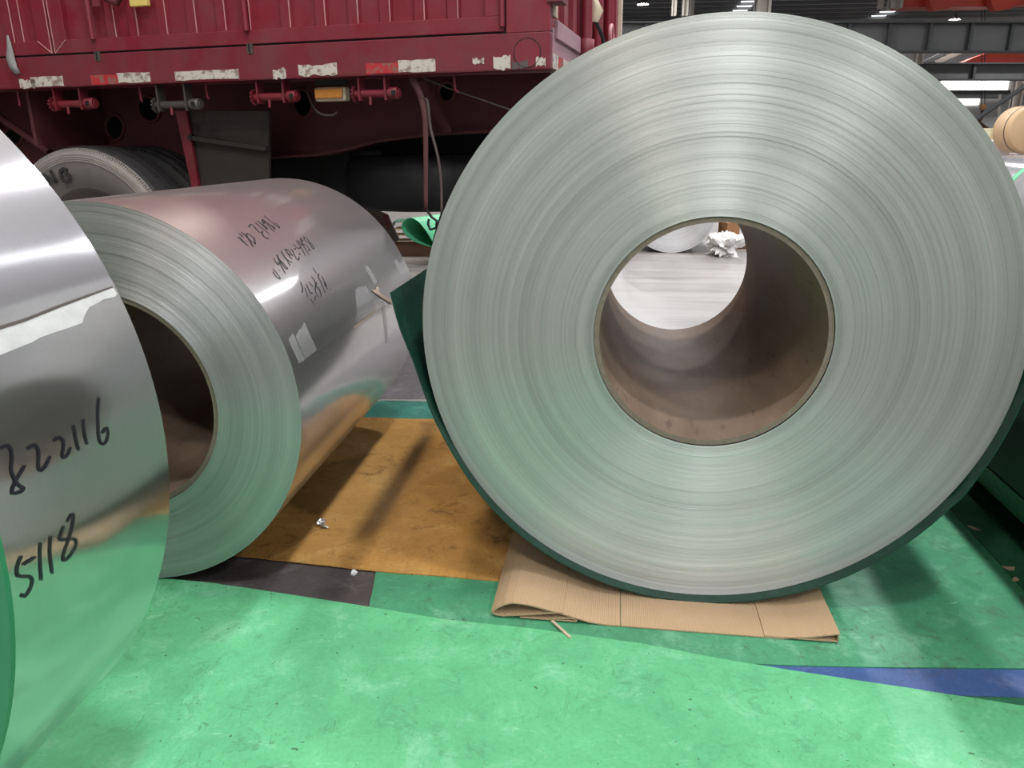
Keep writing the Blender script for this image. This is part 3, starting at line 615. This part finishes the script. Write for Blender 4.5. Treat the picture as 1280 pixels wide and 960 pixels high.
# winches under the rail
for k, (px0, px1, py, m) in enumerate(((58, 112, 130, 'red'), (187, 245, 131, 'grey_metal'), (311, 367, 121, 'red'), (438, 495, 117, 'red'))):
    xa, z = T2(px0, py); xb = TX(px1, py); xm1 = xa + (xb - xa) * 0.72; y = 0.045
    d = G().tube([(xa, y, z), (xb, y, z)], 0.017, 12).build('winch_drum', M[m], trl)
    rt = G()
    for j in range(12):
        a = 2 * PI * j / 12; rt.box((xa - 0.004, -0.004, 0.014), (xa + 0.004, 0.004, 0.034), M4=Matrix.Translation((0, y, z)) @ Matrix.Rotation(a, 4, 'X') )
    rt.tube([(xa - 0.004, y, z), (xa + 0.004, y, z)], 0.027, 12).build('ratchet_wheel', M['grey_metal' if m != 'red' else 'red_rail'], d)
    for x in (xa + 0.03, xm1): G().box((x - 0.004, y - 0.025, z - 0.028), (x + 0.004, y + 0.03, ZB + 0.002)).build('winch_bracket', M['grey_metal' if m != 'red' else 'red_rail'], d)
    G().lathe([(0.024, xm1 + 0.012), (0.026, xb - 0.01), (0.017, xb - 0.006), (0.017, xm1 + 0.012)], 14, axis='X', c=(0, y, z)).build('winch_collar', M[m], d)
    G().box((xm1 + 0.03, y - 0.028, z - 0.010), (xm1 + 0.048, y - 0.018, z + 0.010)).build('collar_hole', M['black'], d)
    G().tube([((xa + xm1) / 2, y - 0.01, z - 0.012), ((xa + xm1) / 2, y - 0.012, z - 0.045)], 0.007, 7).build('pawl_pin', M['red_rail'], d)
for px, py0, py1 in ((9, 114, 132), (163, 108, 126), (247, 105, 123), (562, 94, 114)):
    x, z0 = T2(px, py0); x2, z1 = T2(px + 4, py1)
    G().tube([(x, 0.06, ZB + 0.004), (x, 0.06, z0 - 0.01), (x + 0.004, 0.055, z1 + 0.01), (x2 + 0.006, 0.05, z1)], 0.006, 7).build('rope_hook', M['red_rail'], trl)
xa, za = T2(394, 127, 0.08); xb, zb = T2(431, 108, 0.08)
lf = G().box((xa, 0.08, za), (xb, 0.13, zb)).build('side_lamp_frame', M['cream'], trl, bevel=0.008)
G().box((xa + 0.006, 0.068, za + 0.012), (xb - 0.012, 0.09, zb - 0.007)).build('amber_lens', M['amber'], lf, bevel=0.004)
def tp(px, py, yl): x, z = T2(px, py, yl); return Vector((x, yl, z))
G().box((xa, 0.09, zb + 0.01), (xb, 0.12, ZB + 0.002)).build('lamp_bracket', M['black'], trl)
G().tube(smooth_pts([tp(383, 110, 0.2), tp(390, 130, 0.16), tp(400, 142, 0.15), tp(415, 144, 0.15), tp(421, 140, 0.15)], 4), 0.005, 6).build('lamp_cable', M['strap_dark'], trl)
G().tube([tp(528, 97, 0.10), tp(560, 110, 0.12), tp(640, 138, 0.14)], 0.004, 6).build('brake_hose', M['strap_dark'], trl)
# chassis beams with oval holes
def plate_holes(name, outline, holes, yl, th, m):
    cu = bpy.data.curves.new(name, 'CURVE'); cu.dimensions = '2D'; cu.fill_mode = 'BOTH'; cu.extrude = th / 2
    for pts in [outline] + holes:
        sp = cu.splines.new('POLY'); sp.points.add(len(pts) - 1); sp.use_cyclic_u = True
        for i, (x, z) in enumerate(pts): sp.points[i].co = (x, z, 0, 1)
    o = bpy.data.objects.new(name, cu); COL.objects.link(o)
    dg = bpy.context.evaluated_depsgraph_get(); me = bpy.data.meshes.new_from_object(o.evaluated_get(dg)); bpy.data.objects.remove(o)
    return link(name, me, m, trl, (0, yl, 0), (PI / 2, 0, 0))
YB = 0.62
low = [(-700, 240), (100, 222), (230, 210), (325, 199), (400, 195), (440, 188), (480, 178), (540, 170), (610, 166), (690, 158), (760, 150)]
lowl = [T2(x, y, YB) for x, y in low]
out = lowl + [(lowl[-1][0], 1.40), (lowl[0][0], 1.40)]
holes = []
for px, py, a, b_, tl in ((18, 171, 12, 12, 0.5), (145, 159, 11.5, 16, -0.1), (187, 136, 13, 17, -0.5), (379, 129, 12, 18, -0.2), (559, 115, 11, 13, 0)):
    holes.append([T2(px + a * math.cos(q) * math.cos(tl) - b_ * math.sin(q) * math.sin(tl), py + a * math.cos(q) * math.sin(tl) + b_ * math.sin(q) * math.cos(tl), YB) for q in (2 * PI * k / 24 for k in range(24))])
plate_holes('chassis_beam', out, holes, YB, 0.012, M['red_dark'])
for hl in holes: # raised lip round each hole
    G().tube([(x, YB - 0.01, z) for x, z in hl + hl[:1]], 0.011, 6, cap=False).build('hole_lip', M['red_dark'], trl)
fl_ = G(); pts = [Vector((x, YB - 0.07, z)) for x, z in lowl]; fl_.sheet(pts, (0, 0.16, 0), 0.012); fl_.build('beam_flange', M['red_dark'], trl)
G().box((-TL, 1.62, 0.85), (0.0, 1.64, 1.40)).build('chassis_beam', M['black'], trl)  # black colour stands in for the deep shade behind the holed web
for px in (-40, 93): # cross members
    x = TX(px, 150, 0.4); G().box((x - 0.01, 0.12, 1.05), (x + 0.01, YB, 1.40)).build('cross_member', M['red_dark'], trl)
G().tube([tp(-12, 138, 0.3), tp(62, 190, 0.3)], 0.02, 8).build('diagonal_strut', M['red_dark'], trl)
G().bar(tp(525, 100, 0.35), tp(560, 165, 0.5), 0.04, 0.02).build('diagonal_strut', M['red_dark'], trl)
# mud guard bracket
x0, x1 = TX(236, 190, 0.30), TX(334, 190, 0.30); z0 = T2(280, 262, 0.30)[1]
G().slab([tp(219, 139, 0.22), tp(233, 139, 0.22), tp(249, 240, 0.22), tp(241, 240, 0.22)], (0, 0.02, 0)).build('guard_edge', M['red'], trl)
G().slab([tp(233, 139, 0.25), tp(336, 139, 0.25), tp(336, 260, 0.25), tp(250, 260, 0.25)], (0, 0.02, 0)).build('mud_guard', M['guard'], trl)
G().bar(tp(238, 172, 0.225), tp(335, 186, 0.225), 0.02, 0.045, up=(0, 1, 0)).build('guard_tube', M['guard'], trl)
G().box(tuple(tp(237, 175, 0.20)), tuple(tp(243, 168, 0.225))).build('tube_end', M['black'], trl)
# wheels
WX, WZ, WR = -2.435, 0.537, 0.505
def wheel(x, y, inner=False):
    t = link('wheel', None, None, trl, (x, y, WZ))
    ty = G(); ty.lathe([(0.30, 0.03), (0.34, 0.005), (0.40, -0.012), (0.432, -0.011)], 72).lathe([(0.432, -0.011), (0.46, -0.006), (0.485, 0.0), (0.497, 0.012)], 72, 1)
    ty.lathe([(0.497, 0.012), (0.505, 0.03), (0.507, 0.07), (0.499, 0.072), (0.499, 0.082), (0.508, 0.084), (0.508, 0.13), (0.500, 0.132), (0.500, 0.142), (0.507, 0.144), (0.507, 0.19), (0.499, 0.192), (0.497, 0.23), (0.46, 0.262), (0.33, 0.25)], 72, 2, sm=False)
    o = ty.build('tyre', [M['rubber']] * 3 if inner else [M['tyre_in'], M['tyre_side'], M['rubber']], t)
    for rr in () if inner else (0.435, 0.445, 0.455, 0.468): G().lathe([(rr - 0.002, -0.0125), (rr, -0.0165), (rr + 0.002, -0.0125)], 72).build('sidewall_rib', M['tyre_side'], t)
    sc = G()
    for k in range(240):
        a = 2 * PI * k / 240; sc.box((0.482, -0.003, -0.0028), (0.496, 0.012, 0.0028), M4=Matrix.Rotation(a, 4, 'Y'))
    tag(sc.build('shoulder_rib', M['rubber' if inner else 'tyre_side'], t), kind='stuff')
    G().lathe([(0.0, 0.06), (0.12, 0.05), (0.13, 0.09), (0.24, 0.10), (0.28, 0.035), (0.302, 0.028)], 48).build('rim', M['grey_metal'], t)
    return t
tyre = wheel(WX, 0.10); wheel(WX, 0.44, True); wheel(WX, 1.62, True); wheel(WX - 1.3, 0.10); wheel(WX - 1.3, 1.62, True)
# raised letters on the tyre wall: ...NG
def letter(strokes, ang, r, h, name='raised_letter'):
    b = G()
    for st in strokes:
        P = [Vector((x * h, 0, y * h)) for x, y in st]
        for p, q in zip(P[:-1], P[1:]): b.bar(p, q, 0.006, h * 0.26, up=(0, 1, 0)) if False else b.bar(p, q, h * 0.26, 0.008, up=(0, 1, 0))
    o = b.build(name, M['letter'], tyre); o.location = (math.cos(ang) * r, -0.017, math.sin(ang) * r); o.rotation_euler = (0, PI / 2 - ang, 0)
def tang(px, py):
    p = T2(px, py, 0.09); return math.atan2(p[1] - WZ, p[0] - WX), math.hypot(p[1] - WZ, p[0] - WX)
aN, rN = tang(64, 223); aG, rG = tang(82, 219)
letter([[(-0.42, -0.5), (-0.42, 0.5), (0.42, -0.5), (0.42, 0.5)]], aN, rN, 0.062); letter([[(0.42, 0.32), (0.1, 0.5), (-0.35, 0.35), (-0.4, -0.3), (-0.1, -0.5), (0.4, -0.4), (0.4, 0.0), (0.08, 0.0)]], aG, rG, 0.062)
G().tube([(WX, 0.12, WZ), (WX, 2.0, WZ)], 0.07, 12).build('axle', M['black'], trl)
# spare wheel slung flat under the deck, box, flap
cx, cz = T2(548, 226, 0.95)
G().lathe([(0.2, -0.12), (0.44, -0.135), (0.49, -0.10), (0.51, -0.04), (0.51, 0.06), (0.49, 0.11), (0.44, 0.14), (0.2, 0.12)], 48, axis='Z', c=(cx, 0.95, cz)).build('spare_tyre', M['black'], trl)
xa, za = T2(343, 262, 0.95); xb, zb = T2(437, 185, 0.95); G().box((xa, 0.95, za), (xb, 1.4, zb)).build('dark_fill_box', M['black'], trl, bevel=0.02)  # black box added to fill the dark space around the axle
mf = G().slab([tp(441, 195, 1.3), tp(455, 193, 1.3), tp(470, 262, 1.3), tp(484, 268, 1.3), tp(499, 300, 1.3), tp(462, 320, 1.3), tp(446, 260, 1.3)], (0, 0.015, 0)).build('mud_flap', M['flap'], trl)
for ss in ([[(480, 268), (486, 288)], [(478, 274), (486, 271)], [(480, 281), (488, 278)], [(484, 268), (488, 282)]], [[(472, 275), (477, 290)], [(470, 282), (478, 279)]]):
    b = G()
    for p, q in ss: b.bar(tp(*p, 1.296), tp(*q, 1.296), 0.012, 0.003, up=(0, 1, 0))
    b.build('flap_mark', M['flap_red'], mf)
# rear end of the trailer (local plane x = 0)
def te(px, py): 
    p = TI @ on_plane(px, py, TM @ Vector((0.0, 0, 0)), dv); return p.y, p.z
G().box((-0.03, 0.05, ZB), (0.0, TW, ZS + 0.02)).build('rear_sill', M['lilac'], trl, bevel=0.003)
G().box((-0.05, 0.06, ZS + 0.02), (-0.02, TW - 0.06, 2.42)).build('rear_door', M['red'], trl)
for k in range(9):
    y = 0.30 + k * 0.22; G().box((-0.02, y, ZS + 0.06), (0.0, y + 0.09, 2.4)).build('door_corrugation', M['red'], trl)
G().box((-0.03, TW - 0.09, ZB), (0.012, TW, 2.42)).build('rear_post', M['paper_torn'], trl)  # yellow-pink light on this post put into its tan colour
G().box((-0.03, 0.05, ZS + 0.06), (0.004, 0.14, 2.42)).build('rear_post', M['paper_torn'], trl)
for y in (0.72, 1.08, 1.5):
    lr = G().tube([(0.03, y, ZB + 0.06), (0.03, y, 2.4)], 0.026, 10).build('lock_rod', M['red'], trl)
    G().lathe([(0.026, ZB + 0.10), (0.038, ZB + 0.105), (0.038, ZB + 0.19), (0.026, ZB + 0.195)], 12, axis='Z', c=(0.03, y, 0)).build('rod_clamp', M['red_rail'], lr)
G().box((0.0, 0.10, ZS - 0.02), (0.012, 0.66, ZS + 0.05)).build('hinge_strap', M['lilac'], trl, bevel=0.002)
G().box((-0.01, -0.01, ZS + 0.10), (0.05, 0.10, ZS + 0.115)).build('hinge_lug', M['red_dark'], trl)
for y0, y1, m in ((0.055, 0.16, 'strip_w'), (0.17, 0.27, 'strip_r'), (0.28, 0.42, 'strip_w')):
    G().box((0.0, y0, ZB + 0.01), (0.003, y1, ZB + 0.065)).build('reflective_strip', M[m], trl)
y, z = te(730, 14); G().tube([(0.05, y, z - 0.05), (0.06, y, z + 0.0), (0.05, y, z + 0.05)], [0.02, 0.034, 0.014], 10).build('rubber_handle', M['cream'], trl)
G().tube(smooth_pts([(0.06, y, z - 0.05), (0.08, y + 0.12, z - 0.12), (0.06, y + 0.25, z - 0.2), (0.05, y + 0.38, z - 0.16)], 5), 0.010, 7).build('hose', M['black'], trl)
y, z = te(753, 45); G().tube([(0.05, y + 0.06 * math.cos(a), z + 0.05 * math.sin(a)) for a in (2 * PI * k / 16 for k in range(17))], 0.012, 7, cap=False).build('towing_ring', M['red_worn'], trl)
# straps hanging on the trailer (things of their own)
sg = G(); P = [TM @ tp(*q, -0.012) for q in ((9, 44), (12, 58), (14, 72), (17, 84), (22, 92))]
vs = []
for p, w_, tw in zip(P, (0.006, 0.02, 0.032, 0.034, 0.028), (0, 0.2, 0.6, 0.4, 0.1)): vs += [p - dv * w_ / 2 - yv * 0.02 * tw, p + dv * w_ / 2 + yv * 0.005]
sg.add(vs, [(2 * i, 2 * i + 1, 2 * i + 3, 2 * i + 2) for i in range(4)], 0, True)
o = sg.build('webbing_strap', M['strap_grey']); sd = o.modifiers.new('thick', 'SOLIDIFY'); sd.thickness = 0.004
tag(o, 'short twisted grey webbing strap hanging over the trailer rail', 'strap')
ts = thing('tie_down_strap', 'long faded red tie-down strap hanging under the trailer rail to a hook', 'strap', TM @ tp(520, 96, 0.06))
tsi = wm(ts).inverted()
def ribbon(name, pts, wds, m):
    P = smooth_pts([TM @ tp(*p, 0.055) for p in pts], 4); vs = []
    for i, p in enumerate(P):
        w_ = wds[0] + (wds[1] - wds[0]) * i / (len(P) - 1); vs += [p - dv * w_ / 2, p + dv * w_ / 2 + yv * 0.004]
    b = G().add(vs, [(2 * i, 2 * i + 1, 2 * i + 3, 2 * i + 2) for i in range(len(P) - 1)], 0, True); o = b.build(name, M[m], ts, inv=tsi); s = o.modifiers.new('thick', 'SOLIDIFY'); s.thickness = 0.004
ribbon('webbing', [(515, 97), (520, 108), (526, 122), (531, 150), (532, 200), (532, 262)], (0.034, 0.016), 'strap_red')
ribbon('webbing_tail', [(527, 122), (534, 126), (538, 160), (547, 195), (551, 225), (552, 268)], (0.012, 0.010), 'strap_dark')
G().tube([TM @ tp(*p, 0.055) for p in ((533, 262), (540, 272), (546, 276), (545, 285), (538, 287), (535, 280), (536, 274))], 0.006, 7).tube([TM @ tp(*p, 0.055) for p in ((552, 266), (548, 280), (543, 296), (541, 310))], 0.005, 6).build('strap_hook', M['black'], ts, inv=tsi)

# ------------------------------------------------------------------ beyond the trailer
Y = 6.7
def ay(px, py, y=Y): return at_y(px, py, y)
P = [ay(*p) for p in ((556, 318), (542, 303), (533, 289), (523, 277), (513, 272), (505, 276), (502, 284), (507, 294), (520, 303), (540, 309), (556, 312))]
P = smooth_pts(P, 3)
for p in P: p.z = max(p.z, 0.006)
tag(G().sheet(P[2:], (0.42, 0.62, 0.0), 0.006).build('rubber_sheet', M['roll']), 'bright green rubber sheet folded in a loop on the floor beyond the trailer', 'sheet')
p = ay(512, 305, 7.35); tag(G().box((p.x - 0.22, 7.3, 0.0), (p.x + 0.5, 7.45, 0.14)).build('timber_beam', M['wood_dark']), 'dark timber beam lying under folded sheets beyond the trailer', 'timber')
for i, (z, l, m, lb) in enumerate(((0.142, 0.30, 'paper_torn', 'pale tan folded board, lowest on the dark timber beam'), (0.20, 0.34, 'kraft', 'tan folded board above the pale one on the timber'), (0.27, 0.30, 'green_c', 'dark green rubber sheet topmost on the timber pile'))):
    q = [Vector((p.x - 0.20 + 0.02 * i, 7.28, z)), Vector((p.x - 0.13, 7.28, z + 0.05)), Vector((p.x + l * 0.4, 7.28, z + 0.055)), Vector((p.x + l, 7.28, z + 0.03))]
    b = G().sheet(q, (0, 0.25, 0.0), 0.008)
    if i == 0: b.sheet([Vector((p.x - 0.20, 7.28, z)), Vector((p.x + l, 7.28, z))], (0, 0.25, 0), 0.006)
    tag(b.build('folded_sheet', M[m]), lb, 'sheet')
# coil, crumpled wrap and wood seen through the core
fp_ = on_floor(838, 316); farc = make_coil('bright coil on the floor seen through the core of the big coil', 0.42, 0.16, 1.0, fp_.x, fp_.y, 0.12, 0.0, M['face_far'], M['steel'], 20, 0.0005, 96, seed=31)
t0 = on_floor(898, 317)
bm = bmesh.new(); bmesh.ops.create_icosphere(bm, subdivisions=4, radius=0.15)
for v in bm.verts:
    n = abs(mnoise.noise(v.co * 9)) * 1.5 - 0.45 + abs(mnoise.noise(v.co * 26)) * 0.7 - 0.2; v.co *= 1 + n; v.co.z = v.co.z * 0.9 + 0.10
    if v.co.z < 0.002: v.co.z = 0.002; v.co.x *= 1.25
me = bpy.data.meshes.new('plastic_wrap'); bm.to_mesh(me); bm.free()
M['wrapfilm'] = plain('crumpled plastic', (0.75, 0.75, 0.75), 0.3, var=0.2)
tag(link('plastic_wrap', me, M['wrapfilm'], None, (t0.x + 0.01, t0.y - 0.14, 0)), 'crumpled white plastic wrap beside the coil seen through the core', 'wrap')
wb = on_floor(916, 313)
tag(G().box((-0.13, 0, 0.0), (0.3, 0.2, 0.11)).build('wood_block', M['wood_dark'], None, (wb.x, wb.y + 0.1, 0)), 'dark brown timber lying under the lighter block, seen through the core', 'timber')
tag(G().box((-0.05, 0, 0.112), (0.09, 0.18, 0.26)).build('wood_block', M['wood'], None, (wb.x, wb.y + 0.1, 0), (0, 0, 0.25)), 'light end-grain timber block seen through the core', 'timber')
rb = on_floor(985, 318); make_coil('steel coil at the right of the wood blocks beyond the big coil', 0.42, 0.2, 1.0, rb.x + 0.28, rb.y + 0.1, 0.12, 0.0, M['face_far'], M['steel'], 12, 0.0005, 64, seed=33)

# right-hand background
rc = on_floor(1304, 318); c5 = make_coil('grey coil with a green edge band beyond the big coil, right edge', 0.45, 0.24, 1.0, rc.x, rc.y, 0.12, 0.0, M['face_far'], M['steel'], 16, 0.0005, 96, seed=41)
G().lathe([(0.4506, 0.0), (0.4515, 0.0), (0.4515, 0.10), (0.4506, 0.10)], 96).build('green_edge_band', M['roll'], c5.t, (0, 0, 0.45))
bx = at_y(1252, 190, 12.0)
tag(G().box((bx.x - 0.16, 12.0, 0), (bx.x + 0.13, 12.6, 1.07)).build('wrapped_bale', M['white'], bevel=0.02), 'white wrapped bale left of the paper-wrapped roll', 'bale')
tag(G().box((bx.x + 0.16, 11.4, 0), (bx.x + 1.3, 12.6, 0.885)).build('wrapped_bale', M['white'], bevel=0.02), 'low white bale carrying the paper-wrapped roll', 'bale')
tag(G().box((bx.x - 0.13, 12.15, 1.07), (bx.x - 0.02, 12.4, 1.24)).build('board_stack', M['pale_yellow']), 'pale yellow block on top of the white bale', 'block')
pc = at_y(1290, 165, 11.5); pt = thing('paper_roll', 'brown paper-wrapped roll on a white bale at the far right', 'roll', (pc.x, 11.5, 0.885))
G().lathe([(0.0, 0.0), (0.30, 0.0), (0.325, 0.02), (0.325, 0.40), (0.0, 0.40)], 48).build('paper_wrap', M['kraft'], pt, (0, 0, 0.325))
G().lathe([(0.3255, 0.12), (0.328, 0.12), (0.328, 0.14), (0.3255, 0.14)], 48).build('strapping', M['strap_dark'], pt, (0, 0, 0.325))
# crane runway beams, columns, bracing
def ibeam(label, p0, p1, h, stiff, m='beam', name='runway_beam'):
    p0, p1 = Vector(p0), Vector(p1); d = (p1 - p0); t = thing(name, label, 'beam', p0, (0, 0, math.atan2(d.y, d.x))); L = d.length
    G().box((0, -0.02, -h), (L, 0.02, 0)).build('web', M[m], t)
    G().box((0, -0.28, -0.05), (L, 0.28, 0)).build('flange', M['beam_dk'], t); G().box((0, -0.28, -h - 0.04), (L, 0.28, -h)).build('flange', M['beam_dk'], t)
    n = int(L / stiff) if stiff else 0
    if n:
        me = None
        for k in range(1, n):
            if me is None: o = G().box((-0.05, -0.2, -h), (0.05, -0.02, -0.05)).build('stiffener', M['beam_dk'], t, (k * stiff, 0, 0)); me = o.data
            else: link('stiffener', me, None, t, (k * stiff, 0, 0))
    return t
yb = 30.0
pa, pb = at_y(400, 28, yb), at_y(1420, 9, yb); pb2 = at_y(1420, 44, yb)
ibeam('grey crane runway beam with stiffeners, the topmost one crossing the hall', pa, pb, 0.95, 1.45)
ibeam('dark runway beam below the top one, over the bright windows', at_y(900, 79, 34), at_y(1500, 77, 34), 0.62, 2.6)
ibeam('thin dark beam crossing the bright windows in the far wall', at_y(1000, 113, 44), at_y(1500, 113, 44), 0.36, 0)
def column(px, py0, py1, y, w_, label, m='column'):
    a, b = at_y(px, py1, y), at_y(px, py0, y); t = thing('steel_column', label, 'column', (a.x, y, min(a.z, b.z)), group=None); h = abs(b.z - a.z)
    G().box((-w_ / 2, -w_ / 2, 0), (-w_ / 2 + w_ * 0.2, w_ / 2, h)).build('flange', M[m], t); G().box((w_ / 2 - w_ * 0.2, -w_ / 2, 0), (w_ / 2, w_ / 2, h)).build('flange', M[m], t)
    G().box((-w_ / 2, -w_ * 0.1, 0), (w_ / 2, w_ * 0.1, h)).build('web', M[m], t)
for a in ((842, -25, 20, 31, 0.16, 'pale thin column above the runway beam, left of the pair near the trailer'), (856, -25, 20, 31, 0.2, 'pale column above the runway beam, beside the thin one'), (864, -25, 20, 32, 0.14, 'narrow pale column right behind its pair above the beam'), (952, -25, 20, 31, 0.5, 'wide pale column above the top of the big coil'), (1100, -25, 11, 31, 0.16, 'thin pale column above the beam beside the red crane'), (1118, -25, 11, 31, 0.4, 'broad pale column above the beam beside the red crane'), (1147, 47, 80, 33, 0.3, 'pale post between the two runway beams'), (1256, 100, 200, 40, 0.4, 'grey column standing at the far wall under the beams')):
    column(*a)
a, b = at_y(1248, 200, 38), at_y(1250, 118, 38); a.z = 0.0; tag(G().tube([a, b], 0.06, 8).build('downpipe', M['column']), 'thin pale pipe upright beside the far column', 'pipe')
a, b = at_y(1216, 152, 26), at_y(1300, 95, 26); tag(G().tube([a, b], 0.075, 8).build('brace', M['beam_dk']), 'grey diagonal brace tube under the dark runway beam', 'brace')
# truss piece between beams
tr = thing('roof_truss', 'grey lattice roof truss slanting between the runway beams', 'truss', at_y(1155, 80, 40))
q0, q1, q2 = at_y(1152, 80, 40), at_y(1168, 79, 40), at_y(1250, 42, 40); ti = wm(tr).inverted()
G().bar(q1, q2, 0.2, 0.2).build('chord', M['column'], tr, inv=ti)
q3 = at_y(1215, 48, 40); G().bar(q0, q3, 0.15, 0.15).build('chord', M['beam'], tr, inv=ti)
for k in range(7):
    a, b = q0.lerp(q3, k / 7), q1.lerp(q2, (k + 0.5) / 7); G().bar(a, b, 0.07, 0.07).build('lattice_bar', M['beam'], tr, inv=ti)
# purlins on the roof
for k in range(14):
    y = 30 + k * 1.3; struct(G().box((HX0, y, HZ - 0.16), (HX1, y + 0.08, HZ - 0.0005)).build('trim_%d' % (k + 1), M['beam'], rot=(0, 0, -HYAW)))
# red crane
cr = thing('overhead_crane', 'red overhead crane hanging above the runway beam at the top right', 'crane', at_y(1200, 10, 31)); ci = wm(cr).inverted()
A = lambda x, y, d=31: at_y(x, y, d)
G().slab([A(1124, 9), A(1136, -8), A(1300, -8), A(1300, 4), A(1240, 8), A(1165, 9)], (0, 0.8, 0)).build('bridge_girder', M['crane'], cr, inv=ci)
for x0 in (1160, 1237):
    G().slab([A(x0, -6, 30.6), A(x0 + 45, -6, 30.6), A(x0 + 40, 3, 30.6), A(x0 + 25, 11, 30.6), A(x0 + 8, 13, 30.6), A(x0 + 4, 9, 30.6)], (0, 0.35, 0)).build('end_carriage', M['crane'], cr, inv=ci)
cr2 = tag(G().slab([A(1204, 78, 38), A(1218, 72, 38), A(1246, 62, 38), A(1300, 62, 38), A(1300, 78, 38)], (0, 0.5, 0)).build('crane_girder', M['crane']), 'red crane girder beyond the second runway beam', 'crane')
# hoist hook
hk = thing('hoist_hook', 'small crane hook on a chain before the far wall', 'hook', A(1228, 133, 36)); hi = wm(hk).inverted()
G().tube([A(1227, -80, 36), A(1227, 132, 36)], 0.02, 5).tube([A(1231, -80, 36), A(1231, 132, 36)], 0.02, 5).build('chain', M['black'], hk, inv=hi)
G().box((-0.09, -0.06, -0.15), (0.13, 0.06, 0.09)).build('hook_block', M['wood'], hk)
G().tube(smooth_pts([A(1228, 137, 36), A(1227, 147, 36), A(1224, 152, 36), A(1230, 158, 36), A(1240, 164, 36)], 4), 0.07, 7).build('sling', M['wood_dark'], hk, inv=hi)
# bright windows in the far wall
for k, (x0, y0, x1, y1) in enumerate(((1175, 95, 1262, 113), (1195, 119, 1225, 131))):
    a, b = (Matrix.Rotation(HYAW, 3, 'Z') @ on_plane(*p_, HA * (HY1 - 0.03), HA) for p_ in ((x0, y1), (x1, y0)))
    struct(G().box((a.x, HY1 - 0.06, a.z), (b.x, HY1 - 0.01, b.z)).build('window_%d' % (k + 6), M['window'], rot=(0, 0, -HYAW)))
